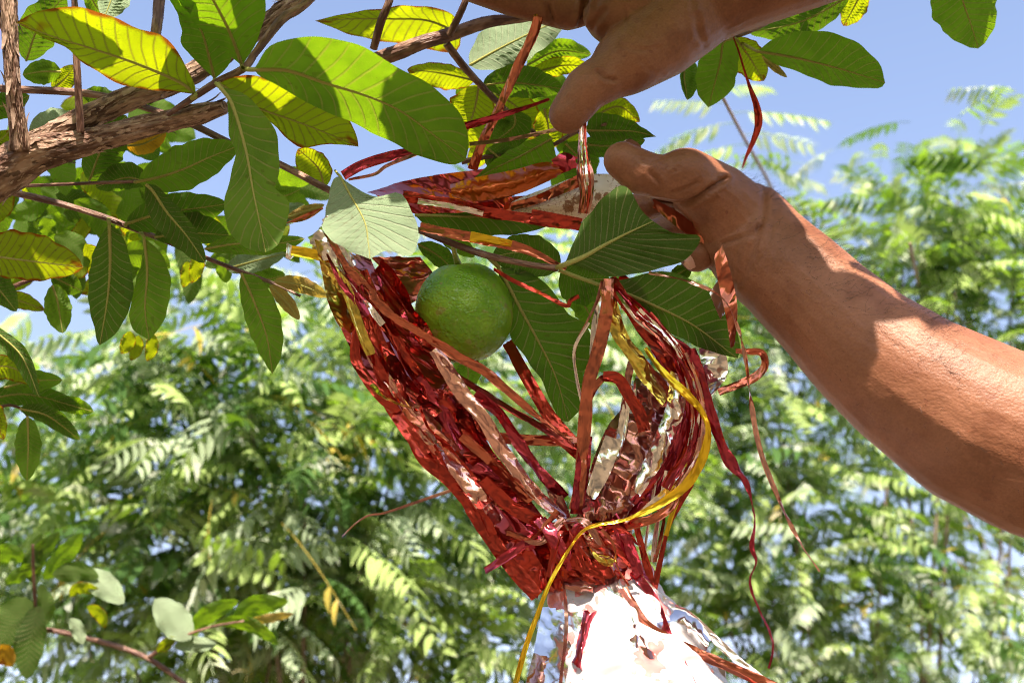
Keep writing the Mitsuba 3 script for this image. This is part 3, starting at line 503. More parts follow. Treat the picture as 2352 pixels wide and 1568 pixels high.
# ------------------------------------------------------------------ the torn foil pouch
FT = thing('foil_tassel', 'torn tassel of crumpled red and copper foil strips ending in a white paper cone', 'foil decoration')
def strip(pts, mat='red', w=20, tw=0.5, cr=1.0, seed=None, name='strip', label=None, a0=None, wprof=None, n=None):
    "pts (x, y, distance): a foil strip of width w px that twists and creases on its way"
    r = np.random.default_rng(seed if seed is not None else len(USED) + 100)
    p = np.asarray(pts, float); ln = np.linalg.norm(np.diff(p[:, :2], axis=0), axis=1).sum()
    n = n or int(np.clip(ln / 5.5, 12, 150)); m = 7 if w > 18 else 5 if w > 11 else 3
    q = spline(p, n); c = P(q[:, 0], q[:, 1], q[:, 2]); t = np.linspace(0, 1, n)
    tan = np.gradient(c, axis=0); tan /= np.linalg.norm(tan, axis=1, keepdims=True) + 1e-12
    view = c - EYE; view /= np.linalg.norm(view, axis=1, keepdims=True)
    e1 = np.cross(tan, view); e1 /= np.linalg.norm(e1, axis=1, keepdims=True) + 1e-12; e2 = np.cross(tan, e1)
    kn = max(3, int(ln / 70)); ang = np.interp(t, np.linspace(0, 1, kn), r.normal(0, tw, kn)) + (a0 if a0 is not None else r.normal(0, .3))
    ang = np.convolve(np.pad(ang, 4, mode='edge'), np.ones(9) / 9, 'valid')
    d1 = np.cos(ang)[:, None] * e1 + np.sin(ang)[:, None] * e2; nn = np.cross(tan, d1)
    hw = .5 * w * q[:, 2] / FV * (wprof(t) if wprof else 1) * (1 - .2 * np.abs(np.interp(np.arange(n), np.arange(0, n + 5, 5), r.normal(0, .5, len(np.arange(0, n + 5, 5))))).clip(0, 1))
    hw = np.convolve(np.pad(hw, 2, mode='edge'), np.ones(5) / 5, 'valid')
    s = np.linspace(-1, 1, m)
    amp = cr * .05 * w * q[:, 2] / FV
    kk = np.arange(0, n + 4, 4); h = np.stack([np.interp(np.arange(n), kk + r.uniform(-1.5, 1.5), r.normal(0, 1.2, len(kk))) for _ in range(m)], 1) * amp[:, None] + r.normal(0, .25, (n, m)) * amp[:, None]
    curl = r.uniform(-.3, .3) * s[None] ** 2 * hw[:, None]
    V = c[:, None] + (s[None] * hw[:, None])[..., None] * d1[:, None] + (h + curl)[..., None] * nn[:, None] + (r.normal(0, .25, (n, m)) * amp[:, None])[..., None] * tan[:, None]
    sl = np.concatenate([[0], np.cumsum(np.linalg.norm(np.diff(c, axis=0), axis=1))]) + r.uniform(0, 3)
    uv = np.stack([np.repeat(sl[:, None], m, 1), s[None] * hw[:, None]], -1).reshape(-1, 2)
    return part(FT, name, mikit.ply((V.reshape(-1, 3), grid_faces(n, m)), 'mat_' + mat, smooth=True, uv=uv), label)
def sheet(A, B, mat, da, db, cr=1.0, nu=None, nv=None, seed=0, bulge_=0.0, name='sheet', label=None, holes=0.0):
    "a crumpled sheet between two edges; da, db: distances along them"
    r = np.random.default_rng(seed + 900)
    def e(Lp, dd): return spline(np.column_stack([Lp, np.interp(np.linspace(0, 1, len(Lp)), np.linspace(0, 1, len(np.atleast_1d(dd))), np.atleast_1d(dd))]), 200)
    a, b = e(A, da), e(B, db)
    la = np.linalg.norm(np.diff(a[:, :2], axis=0), axis=1).sum(); wid = np.linalg.norm(a[:, :2] - b[:, :2], axis=1).mean()
    nu, nv = nu or int(la / 8), nv or max(5, int(wid / 8))
    ii = np.linspace(0, 199, nu).astype(int); a, b = a[ii], b[ii]; s = np.linspace(0, 1, nv)
    ju = r.normal(0, .28, (nu, nv)) * (np.ones(nv)[None]); jv = np.clip(s[None] + r.normal(0, .28, (nu, nv)) / nv * ((s > 0) & (s < 1)), 0, 1)
    X = a[:, None] * (1 - jv[..., None]) + b[:, None] * jv[..., None]
    g = np.gradient(a * .5 + b * .5, axis=0); X[..., :2] += ju[..., None] * g[:, None, :2] * .9
    u_, v_ = np.meshgrid(np.linspace(0, la / 40, nu), np.linspace(0, wid / 40, nv), indexing='ij')
    big = 0
    for q in range(7):
        dx, dy = np.cos(r.uniform(0, 6.28)), np.sin(r.uniform(0, 6.28)); wl = r.uniform(.7, 2.6); ph = dx * (u_ + ju * .2) / wl + dy * v_ / wl + r.uniform(0, 1)
        big = big + wl * .38 * np.abs(ph - np.floor(ph) - .5)
    _ = np.abs(meshkit.noise(np.stack([u_ * .9, v_ * 1.5, 0 * u_ + seed], -1)) - .5) + .6 * np.abs(meshkit.noise(np.stack([u_ * 2.3 + 7, v_ * 2.7, 0 * u_ + seed], -1)) - .5)
    X[..., 2] += cr * (.0075 * (big - big.mean()) + r.normal(0, .00025, (nu, nv))) - bulge_ * np.sin(np.pi * s)[None]
    F = grid_faces(nu, nv)
    if holes:
        hn = meshkit.noise(np.stack([u_ * .8 + 40, v_ * 2.2, 0 * u_ + seed], -1)).reshape(-1)
        F = F[hn[F].mean(1) > holes]
    V = P(X[..., 0], X[..., 1], X[..., 2]).reshape(-1, 3); uv = np.stack([u_, v_], -1).reshape(-1, 2) * .0115
    return part(FT, name, mikit.ply((V, F), 'mat_' + mat, smooth=True, uv=uv), label)
# left wall of the pouch
LE = [(728, 560), (745, 640), (770, 720), (805, 800), (860, 890), (960, 1030), (1060, 1140), (1150, 1270), (1232, 1372)]
sheet(LE, [(850, 590), (890, 690), (925, 760), (975, 830), (1030, 910), (1110, 1020), (1190, 1120), (1260, 1210), (1300, 1290)], 'red', [.76, .77, .79, .80, .80, .80], [.83, .86, .87, .86, .84, .82], 1.2, seed=1, bulge_=.006, label='crumpled red outer wall of the foil on the left')
sheet([(722, 548), (738, 620), (752, 690), (775, 745)], [(800, 590), (810, 640), (822, 700), (840, 790)], 'olive', [.745, .75, .76], [.77, .775, .785], 1.1, seed=2, label='gold and silver upper left corner of the foil')
sheet([(706, 545), (728, 530), (745, 505)], [(740, 600), (790, 590), (820, 585)], 'silver', [.75, .745, .75], [.752, .75, .765], 1.0, seed=3)
sheet([(850, 590), (900, 640), (940, 700)], [(965, 590), (990, 620), (1010, 650)], 'copper', .86, .875, 1.0, seed=4)
sheet([(870, 620), (905, 740), (960, 840), (1010, 920)], [(940, 700), (975, 770), (1010, 830), (1060, 900)], 'red', .775, .80, 1.3, seed=5)
sheet([(1060, 1040), (1130, 1120), (1200, 1200), (1240, 1280)], [(1120, 1020), (1190, 1110), (1250, 1190), (1300, 1250)], 'red', .775, .785, 1.0, seed=6)
# rolled rim passing in front of the fruit
strip([(755, 530, .735), (800, 610, .735), (850, 670, .735), (890, 715, .735), (950, 755, .738), (1010, 790, .742), (1060, 822, .745), (1110, 850, .75), (1170, 900, .755), (1240, 960, .765), (1320, 1020, .78)], 'copper', 26, .35, 1.6, 5, a0=.5, wprof=lambda t: np.where(t < .62, 1, 1 - 1.6 * (t - .62)))
strip([(745, 500, .73), (775, 545, .728), (800, 585, .73), (815, 610, .735)], 'silver', 22, .3, 1.2, 6)
strip([(665, 575, .745), (700, 580, .748), (740, 588, .75), (790, 600, .752)], 'gold', 26, .15, .7, 7, a0=.1)
strip([(664, 560, .743), (663, 588, .746), (676, 588, .75)], 'silver', 24, .1, .3, 8, a0=1.2)
strip([(658, 512, .80), (690, 503, .80), (720, 490, .80), (742, 478, .80)], 'copper', 14, .4, .7, 9, wprof=lambda t: np.sin(np.pi * t * .9 + .05))
strip([(760, 580, .745), (790, 650, .74), (815, 680, .74), (850, 720, .742)], 'crimson', 26, .6, 1.2, 10)
strip([(775, 605, .742), (800, 680, .74), (826, 755, .742), (850, 815, .745)], 'olive', 30, .5, 1.3, 12)
strip([(748, 560, .738), (790, 630, .736), (835, 690, .735), (880, 745, .737)], 'silver', 16, .6, 1.3, 13)
strip([(855, 880, .765), (880, 905, .763), (910, 925, .762), (945, 935, .763)], 'olive', 24, .4, 1.0, 14)
strip([(790, 600, .74), (815, 640, .738), (830, 690, .738)], 'crimson', 34, .7, 1.4, 11)
# bundles running from the left wall to the knot
r9 = np.random.default_rng(77)
for i in range(20):
    u = r9.uniform(0, 1); j = r9.uniform(-1, 1); s0 = r9.uniform(0, .55); s1 = s0 + r9.uniform(.25, .6)
    l = spline(LE, 100); k2 = spline([(880, 590), (930, 700), (960, 760), (1000, 840), (1060, 930), (1150, 1040), (1220, 1130), (1280, 1210), (1310, 1290)], 100)
    ids = np.clip(np.linspace(s0, min(s1, 1), 6) * 99, 0, 99).astype(int)
    uu = np.clip(u + np.linspace(0, j * .5, 6), .03, 1.02)
    c = l[ids] * (1 - uu[:, None]) + k2[ids] * uu[:, None] + r9.normal(0, 5, (6, 2))
    strip(np.column_stack([c, .765 + .03 * uu + r9.normal(0, .004, 6)]), r9.choice(['red', 'red', 'red', 'crimson', 'copper', 'pink', 'red']), r9.uniform(24, 52), .6, 1.0, 300 + i)
strip([(1000, 800, .755), (1060, 900, .76), (1110, 960, .76), (1160, 1040, .765), (1230, 1130, .77), (1300, 1190, .775)], 'pink', 36, .35, .9, 20, a0=-.5)
strip([(1090, 905, .77), (1150, 950, .77), (1200, 1030, .775), (1245, 1090, .78), (1300, 1140, .785)], 'crimson', 30, .5, .8, 21)
strip([(1040, 855, .775), (1110, 900, .78), (1190, 950, .785), (1260, 990, .79), (1335, 1050, .79)], 'red', 26, .35, .8, 22)
strip([(1165, 785, .835), (1200, 850, .825), (1240, 920, .815), (1270, 965, .81), (1330, 1030, .80)], 'red', 32, .3, .9, 23, a0=.2)
strip([(1140, 1005, .80), (1210, 1010, .80), (1290, 1012, .80), (1340, 1015, .795)], 'copper', 26, .2, .6, 24)
strip([(1060, 1000, .762), (1110, 1040, .762), (1150, 1080, .765), (1220, 1150, .77)], 'copper', 32, .3, .5, 25, a0=.7)
strip([(1180, 1010, .785), (1230, 1070, .785), (1270, 1130, .785), (1310, 1200, .785)], 'brown', 30, .5, 1.1, 26)
strip([(1110, 1100, .76), (1170, 1160, .765), (1240, 1200, .77), (1300, 1240, .77)], 'red', 34, .6, 1.0, 27)
strip([(785, 1232, .80), (815, 1203, .80), (845, 1184, .80), (885, 1177, .80), (950, 1155, .795), (1045, 1122, .79)], 'brown', 9, .5, .6, 28, wprof=lambda t: .35 + .65 * t)
# knot on the right and what hangs from it
KN = (1392, 642)
strip([(1398, 640, .765), (1392, 720, .762), (1378, 790, .762), (1352, 880, .765), (1345, 950, .77), (1338, 1040, .775), (1330, 1120, .775), (1322, 1170, .775)], 'copper', 32, .25, .6, 30, a0=.1)
strip([(1385, 645, .768), (1372, 690, .768), (1350, 735, .77), (1328, 772, .775)], 'brown', 12, .5, .7, 31, wprof=lambda t: 1.1 - t)
strip([(1392, 660, .772), (1375, 710, .772), (1365, 760, .774), (1362, 815, .776)], 'silver', 18, .4, .7, 32)
strip([(1352, 740, .772), (1320, 800, .78), (1325, 870, .782), (1340, 940, .78), (1348, 990, .778)], 'silver', 8, .5, .6, 33)
for i, (q, mt, w) in enumerate([([(1400, 640), (1440, 700), (1490, 770), (1540, 830), (1580, 900), (1590, 960)], 'red', 34), ([(1405, 650), (1460, 720), (1520, 770), (1580, 810), (1615, 880), (1630, 960), (1655, 1020)], 'crimson', 26),
        ([(1390, 650), (1420, 740), (1450, 800), (1500, 850), (1540, 900), (1570, 960)], 'copper', 22), ([(1420, 640), (1470, 670), (1480, 710), (1500, 750)], 'red', 40), ([(1395, 660), (1420, 760), (1460, 820), (1490, 870), (1530, 920)], 'olive', 38),
        ([(1430, 700), (1500, 780), (1560, 860), (1600, 950), (1600, 1020)], 'copper', 18), ([(1500, 800), (1540, 860), (1560, 930), (1570, 1000), (1550, 1080)], 'crimson', 24), ([(1550, 820), (1580, 880), (1585, 940), (1570, 1010)], 'crimson', 22),
        ([(1385, 865), (1420, 870), (1445, 910), (1470, 950), (1480, 990)], 'red', 30), ([(1345, 930), (1365, 890), (1385, 868), (1400, 870)], 'copper', 18), ([(1445, 940), (1440, 890), (1450, 830)], 'brown', 18)]):
    strip([(x, y, .768 + .004 * (i % 4) + .00002 * (y - 640)) for x, y in q], mt, w, .5, 1.0, 340 + i)
strip([(1345, 1000, .78), (1340, 1060, .776), (1332, 1120, .775), (1325, 1180, .775)], 'crimson', 34, .2, .5, 36, a0=-.2)
strip([(1480, 800, .735), (1505, 835, .735), (1540, 875, .737), (1580, 910, .74), (1612, 945, .745), (1628, 990, .75), (1612, 1050, .755), (1575, 1110, .757), (1500, 1165, .757), (1430, 1195, .757), (1370, 1205, .756), (1335, 1222, .755), (1300, 1272, .755), (1262, 1340, .75), (1235, 1410, .75), (1210, 1480, .75), (1180, 1580, .755), (1165, 1640, .755)], 'gold', 20, .9, 1.0, 40, a0=.1, name='gold_ribbon', wprof=lambda t: np.interp(t, [0, .1, .2, .26, .33, .42, .5, .6, .64, 1], [.8, 1.4, .6, 1.0, 1.9, .9, .5, .45, .4, .85]), label='yellow-gold ribbon looping down the right side and across the knot')
strip([(1590, 800, .76), (1612, 880, .76), (1640, 970, .76), (1662, 1035, .76), (1690, 1075, .76), (1715, 1112, .76), (1733, 1190, .76), (1727, 1255, .76), (1737, 1290, .76), (1722, 1338, .76), (1745, 1400, .76), (1768, 1450, .76), (1776, 1490, .76), (1766, 1534, .76)], 'crimson', 26, 1.1, .9, 41, wprof=lambda t: np.interp(t, [0, .25, .36, .44, .55, .62, .68, .85, .9, 1], [1, 1, 1.2, .5, .3, .5, .2, .45, .5, .2]), label='long red strand dangling right of the foil')
strip([(1490, 626, .74), (1580, 646, .735), (1655, 682, .732), (1690, 740, .732), (1712, 820, .733), (1722, 900, .735), (1738, 1000, .738), (1762, 1080, .74), (1800, 1170, .742), (1840, 1250, .745), (1882, 1312, .748)], 'pink', 14, 1.5, 1.2, 42, wprof=lambda t: np.interp(t, [0, .3, .5, .8, 1], [.6, .7, 1, .9, .4]), label='long thin copper strand ending lowest on the right')
strip([(1690, 806, .766), (1722, 808, .764), (1750, 812, .763), (1757, 838, .763), (1744, 858, .764), (1722, 872, .765), (1688, 886, .765), (1650, 900, .766)], 'copper', 22, .5, .9, 44)
sheet([(1640, 740), (1665, 800), (1670, 860), (1640, 905)], [(1600, 760), (1610, 830), (1620, 880), (1618, 910)], 'silver', .78, .785, .9, seed=12)
sheet([(1660, 565), (1682, 640), (1694, 710), (1688, 790)], [(1640, 590), (1652, 660), (1668, 730), (1678, 800)], 'copper', .745, .742, .8, seed=13)
sheet([(1655, 640), (1660, 680), (1664, 720)], [(1628, 668), (1640, 700), (1655, 735)], 'silver', .765, .76, .6, seed=15)
sheet([(860, 445), (1000, 440), (1150, 452), (1310, 440)], [(900, 475), (1010, 505), (1150, 522), (1310, 512)], 'red', .875, .865, .8, seed=16)
sheet([(1500, 456), (1560, 488), (1610, 530), (1650, 575)], [(1500, 476), (1550, 518), (1598, 552), (1640, 592)], 'copper', .775, .775, .6, seed=14)
for i in range(13):
    o = r9.uniform(-14, 26)
    strip([(1396 + r9.uniform(-8, 20), 648, .768), (1470 + o, 720 + r9.uniform(-15, 15), .762), (1560 + o, 810 + r9.uniform(-20, 20), .76), (1600 + o, 930, .762), (1590 + o, 1030, .765), (1540 + o, 1120, .77), (1440, 1200, .775)][r9.integers(0, 3):r9.integers(5, 8)], r9.choice(['red', 'crimson', 'crimson', 'copper', 'pink', 'silver']), r9.uniform(12, 26), .5, .9, 500 + i)
# rumpled brown film in the middle
sheet([(1468, 840), (1440, 920), (1392, 985), (1352, 1090), (1335, 1195)], [(1560, 872), (1548, 960), (1520, 1050), (1480, 1130), (1425, 1195)], 'brown', [.80, .79, .775], [.80, .785, .775], 1.2, seed=20, bulge_=.012, label='rumpled brown translucent film in the middle of the strips')
sheet([(1540, 850), (1530, 930), (1500, 1010), (1450, 1120)], [(1578, 868), (1570, 950), (1530, 1050), (1470, 1140)], 'silver', .772, .772, .8, seed=21, bulge_=.005)
sheet([(1390, 1000), (1365, 1070), (1345, 1130)], [(1430, 1010), (1400, 1090), (1365, 1150)], 'silver', .767, .765, .9, seed=22)
for i in range(26):
    x0 = r9.uniform(1440, 1600); y0 = r9.uniform(850, 1020)
    e = (r9.uniform(1300, 1420), r9.uniform(1190, 1260))
    mid_ = ((x0 + e[0]) / 2 + r9.uniform(-10, 70), (y0 + e[1]) / 2 + r9.uniform(-10, 60)); d = r9.uniform(.775, .82)
    strip([(x0, y0, d), (*mid_, d - .005), (*e, .778)], r9.choice(['red', 'crimson', 'brown', 'copper', 'red', 'silver']), r9.uniform(14, 30), .6, 1.1, 400 + i)
# the knot and what leaves it downwards
sheet([(1230, 1200), (1240, 1260), (1245, 1320), (1250, 1360)], [(1440, 1200), (1450, 1260), (1470, 1310), (1480, 1330)], 'red', .785, .785, 1.3, seed=30, bulge_=.02, label='red foil gathered above the white cone')
for i in range(16):
    a = r9.uniform(1230, 1420); b = a + r9.uniform(40, 130) * r9.choice([-1, 1])
    strip([(a, r9.uniform(1170, 1250), .765), ((a + b) / 2, r9.uniform(1200, 1280), .757), (b, r9.uniform(1220, 1340), .762)], r9.choice(['red', 'crimson', 'red', 'copper', 'brown', 'olive']), r9.uniform(16, 36), .6, 1.3, 440 + i)
sheet([(1130, 1270), (1170, 1310), (1230, 1372)], [(1200, 1230), (1240, 1290), (1262, 1330)], 'red', .785, .775, 1.1, seed=31)
strip([(1455, 1180, .79), (1475, 1260, .79), (1492, 1320, .79), (1500, 1380, .79)], 'red', 20, .3, .6, 60)
strip([(1590, 1110, .79), (1560, 1160, .79), (1535, 1210, .79), (1520, 1270, .79), (1500, 1370, .79)], 'red', 14, .4, .6, 61)
strip([(1565, 1130, .785), (1545, 1180, .785), (1530, 1230, .785)], 'gold', 14, .4, .6, 62)
strip([(1470, 1140, .785), (1520, 1180, .785), (1520, 1220, .785), (1505, 1290, .785)], 'copper', 10, .4, .6, 63)
for i, (x, w) in enumerate([(1440, 10), (1500, 12), (1480, 8)]):
    strip([(x + 30, 1080, .80), (x + 10, 1200, .80), (x - 2, 1290, .80)], 'silver', w, .4, .6, 64 + i)
strip([(1382, 1215, .752), (1410, 1250, .75), (1418, 1300, .748), (1445, 1345, .747)], 'copper', 9, .6, .7, 76)
# above the fruit
sheet([(845, 442), (920, 418), (1000, 402), (1080, 392), (1130, 385)], [(880, 452), (960, 462), (1040, 470), (1110, 465), (1180, 450)], 'red', .86, .83, .9, seed=40, label='dark maroon fold above the fruit')
sheet([(1030, 425), (1090, 408), (1180, 390), (1250, 372), (1285, 380)], [(1040, 452), (1090, 462), (1180, 448), (1240, 425), (1290, 400)], 'orange', .82, .815, .9, seed=41, bulge_=.012)
sheet([(1270, 365), (1295, 350), (1325, 362)], [(1275, 405), (1300, 395), (1325, 385)], 'crimson', .82, .82, .8, seed=42)
sheet([(1160, 470), (1240, 445), (1330, 400)], [(1150, 490), (1230, 470), (1330, 430)], 'copper', .825, .825, .7, seed=43)
strip([(925, 450, .795), (985, 462, .793), (1060, 472, .792), (1110, 487, .79), (1190, 498, .79), (1260, 508, .79), (1335, 518, .788)], 'red', 28, .3, .8, 50, a0=.2)
strip([(960, 462, .788), (1040, 474, .786), (1110, 490, .786)], 'silver', 14, .4, .9, 51)
strip([(1220, 495, .78), (1270, 503, .778), (1335, 516, .776)], 'red', 30, .2, .9, 52, a0=.1)
strip([(965, 520, .785), (1030, 535, .783), (1100, 548, .782), (1170, 562, .782), (1220, 578, .782), (1275, 605, .78), (1300, 618, .78)], 'copper', 26, .25, .8, 53, wprof=lambda t: np.interp(t, [0, .6, 1], [.9, 1, .35]))
strip([(1080, 543, .78), (1130, 553, .78), (1175, 563, .78)], 'gold', 24, .2, .9, 54)
strip([(1134, 618, .77), (1180, 645, .765), (1240, 672, .762), (1300, 702, .76), (1310, 690, .76), (1330, 680, .762)], 'red', 11, .4, .5, 55)
for i, (dx, mt) in enumerate([(-10, 'brown'), (-2, 'copper'), (6, 'red'), (12, 'brown'), (2, 'silver')]):
    strip([(1342, 250, .765), (1338 + dx * .5, 330, .76), (1342 + dx * 1.3, 400, .752), (1345 + dx, 450, .755), (1338 + dx * .8, 490, .76)], mt, 12, .6, .9, 80 + i)
strip([(1240, 30, .79), (1225, 80, .79), (1190, 150, .795), (1145, 250, .80), (1110, 320, .81), (1085, 390, .82)], 'copper', 24, .3, 1.0, 86)
strip([(1060, 292, .80), (1110, 278, .795), (1160, 262, .79), (1210, 246, .78), (1262, 228, .765)], 'crimson', 22, .4, .9, 87, wprof=lambda t: 1.1 - .7 * t)
strip([(1078, 331, .80), (1160, 322, .79), (1230, 308, .78), (1310, 290, .76)], 'brown', 10, .4, .8, 88)
strip([(788, 404, .80), (830, 380, .80), (890, 360, .80), (950, 345, .805)], 'crimson', 24, .4, 1.0, 89)
strip([(800, 412, .795), (860, 400, .795), (890, 380, .795), (960, 352, .80)], 'brown', 9, .5, .7, 90)
strip([(1684, 84, .90), (1697, 120, .90), (1711, 165, .90), (1724, 205, .90), (1738, 245, .90), (1742, 285, .90), (1730, 325, .90), (1715, 358, .90), (1705, 386, .90)], 'red', 20, .3, 1.0, 91, wprof=lambda t: np.interp(t, [0, .3, .5, .62, .72, 1], [.15, .3, .75, 1, .8, .15]), label='twisted red strand hanging alone below the upper wrist')
# stained paper lining
def paper_col(p, n, uv):
    k = fbm(uv.x * 7, uv.y * 4, 0.0, 4); l = dr.abs(fbm(uv.x * 22, uv.y * 16, 4.0, 3) - .5)
    c = mix((0.72, 0.62, 0.52), (0.80, 0.75, 0.70), k)
    c = mix(c, (0.30, 0.12, 0.03), (1 - sstep(.0, .06, l)) * sstep(.35, .6, fbm(uv.x * 5 + 3, uv.y * 4, 2.0, 3)))
    return mix(c, (0.20, 0.07, 0.015), sstep(.56, .66, fbm(uv.x * 9 + 8, uv.y * 6, 7.0, 4)) * .85)
scene['mat_paper'] = {'type': 'twosided', 'b': {'type': 'principled', 'base_color': proc(paper_col), 'roughness': .55, 'specular': .3}}
A = spline([(1130, 500), (1180, 462), (1260, 430), (1340, 402), (1440, 400)], 40); B = spline([(1140, 520), (1220, 505), (1300, 510), (1380, 505), (1450, 480)], 40)
s = np.linspace(0, 1, 12); X = A[:, None] * (1 - s[None, :, None]) + B[:, None] * s[None, :, None]
D = .845 - .02 * np.sin(np.pi * s)[None] + .004 * meshkit.fbm(np.stack([X[..., 0] / 40, X[..., 1] / 40, 0 * X[..., 0]], -1), 3)
uv = np.stack(np.meshgrid(np.linspace(0, 1, 40) * 2, s, indexing='ij'), -1).reshape(-1, 2)
part(FT, 'paper_lining', mikit.ply((P(X[..., 0], X[..., 1], D).reshape(-1, 3), grid_faces(40, 12)), 'mat_paper', smooth=True, uv=uv), 'white paper with brown stains under the top folds')
# white cone
def cone_col(p, n, uv):
    e = fbm(uv.x * 16, uv.y * 5, 0.0, 4); big = fbm(uv.x * 9 + 5, uv.y * 3, 3.0, 3)
    e = .5 * e + .5 * noise(uv.x * 110, uv.y * 40)
    red = sstep(.585, .595, big + .30 * (e - .5) + .16 * sstep(.25, .0, uv.y))
    c = mix((0.48, 0.47, 0.48), (0.36, 0.34, 0.37), noise(uv.x * 40, uv.y * 14))
    return mix(c, mix((0.42, 0.06, 0.05), (0.62, 0.28, 0.27), e), red)
scene['mat_cone'] = {'type': 'twosided', 'b': {'type': 'principled', 'base_color': proc(cone_col), 'roughness': .35, 'specular': .5}}
c0, c1_ = P(1372, 1290, .815), P(1460, 1760, .745)
nu, nv = 110, 180; tt = np.linspace(0, 1, nu); an = np.linspace(0, 2 * np.pi, nv)
axc = (c1_ - c0) / np.linalg.norm(c1_ - c0); s1 = np.cross(axc, FW); s1 /= np.linalg.norm(s1); s2 = np.cross(axc, s1)
rad = np.interp(tt, [0, .08, .3, .6, 1], np.array([70, 112, 145, 205, 290])) * .81 / FV
q = np.stack([np.cos(an)[None] * 2 + 0 * tt[:, None], np.sin(an)[None] * 2 + 0 * tt[:, None], tt[:, None] * 5 + 0 * an[None]], -1)
rr = rad[:, None] * (1 + .10 * (np.abs(meshkit.fbm(q, 3) - .5) - .15) + .05 * np.cos(3 * an + 1)[None])
cr_ = 0
for i in range(9):
    r_ = np.random.default_rng(600 + i); a_, wl = r_.uniform(0, 6.28), r_.uniform(.25, .8); ph = (an[None] * 2.2 * np.cos(a_) + tt[:, None] * 6 * np.sin(a_)) / wl / 2.2 + r_.uniform(0, 1)
    cr_ = cr_ + wl * np.abs(ph - np.floor(ph) - .5)
rr = rr + .0075 * (cr_ - cr_.mean()) * np.cos(0 * an)[None]
V = c0 + (tt[:, None, None] * np.linalg.norm(c1_ - c0)) * axc + (rr * np.cos(an)[None])[..., None] * s1 + (rr * np.sin(an)[None])[..., None] * s2
uv = np.stack([np.repeat(np.linspace(0, 1, nv)[None], nu, 0), np.repeat(tt[:, None], nv, 1)], -1).reshape(-1, 2)
part(FT, 'paper_cone', mikit.ply((V.reshape(-1, 3), grid_faces(nu, nv)), 'mat_cone', smooth=True, uv=uv), 'white cone with torn red foil patches at the bottom')
def front(x, y, lift=.004):
    lift = lift + .006
    "distance of the cone's near side behind the point (x, y) of the photograph"
    t = np.clip((y - 1290) / 470, 0, 1); r = np.interp(t, [0, .08, .3, .6, 1], [70, 112, 145, 205, 290]); u = np.clip((x - 1372 - 88 * t) / r, -.97, .97)
    return .815 - .07 * t - r * .81 / FV * np.sqrt(1 - u * u) - lift
def over(q, mat, w, *a, lift=.006, **kk):
    q = spline(q, 14); strip([(x, y, front(x, y, lift)) for x, y in q], mat, w, *a, **kk)
over([(1288, 1225), (1290, 1300), (1299, 1380), (1300, 1460), (1290, 1540), (1284, 1620)], 'brown', 9, .5, .6, 70, lift=.012)
over([(1330, 1215), (1400, 1255), (1452, 1310), (1500, 1370), (1520, 1420), (1545, 1480), (1572, 1530), (1600, 1590)], 'crimson', 20, .5, .7, 71, lift=.012)
over([(1340, 1225), (1420, 1275), (1470, 1330), (1500, 1390)], 'copper', 26, .4, .6, 72)
over([(1430, 1350), (1480, 1430), (1560, 1480), (1650, 1520), (1740, 1560), (1830, 1600)], 'copper', 26, .3, .7, 73, lift=.010)
over([(1470, 1330), (1530, 1385), (1580, 1410), (1640, 1465), (1700, 1520), (1790, 1590)], 'silver', 20, .4, .7, 74)
over([(1400, 1320), (1420, 1380), (1445, 1440), (1450, 1520), (1440, 1600)], 'silver', 30, .3, .9, 75)
def film(A, B, mat, seed, lift=.004, cr=.5, label=None):
    A, B = spline(A, 8), spline(B, 8)
    sheet([tuple(q) for q in A], [tuple(q) for q in B], mat, front(A[:, 0], A[:, 1], lift), front(B[:, 0], B[:, 1], lift), cr, seed=seed, label=label, bulge_=.006)
film([(1246, 1395), (1236, 1440), (1225, 1500), (1205, 1600)], [(1340, 1405), (1325, 1470), (1305, 1530), (1290, 1620)], 'silver', 50, label='silver film hanging over the left side of the cone')
film([(1340, 1405), (1325, 1470), (1310, 1520)], [(1372, 1400), (1352, 1450), (1340, 1540)], 'crimson', 54, cr=.3)
film([(1225, 1500), (1210, 1560), (1200, 1620)], [(1260, 1510), (1250, 1570), (1250, 1620)], 'brown', 55, .007)
film([(1490, 1505), (1560, 1515), (1640, 1530)], [(1470, 1600), (1560, 1620), (1650, 1640)], 'silver', 51)
film([(1470, 1385), (1500, 1450), (1540, 1520), (1580, 1610)], [(1410, 1400), (1425, 1470), (1440, 1540), (1450, 1620)], 'silver', 60, .002, cr=.9)
film([(1440, 1440), (1470, 1500), (1480, 1580)], [(1475, 1430), (1510, 1500), (1530, 1590)], 'brown', 56, .005)
film([(1290, 1330), (1330, 1325), (1365, 1335)], [(1292, 1350), (1325, 1358), (1360, 1360)], 'brown', 57, .006)
film([(1520, 1390), (1580, 1400), (1640, 1460)], [(1500, 1440), (1560, 1450), (1620, 1500)], 'silver', 58, .005)
sheet([(1480, 1310), (1500, 1350), (1495, 1400)], [(1440, 1330), (1450, 1370), (1470, 1420)], 'crimson', .79, .775, .8, seed=53)

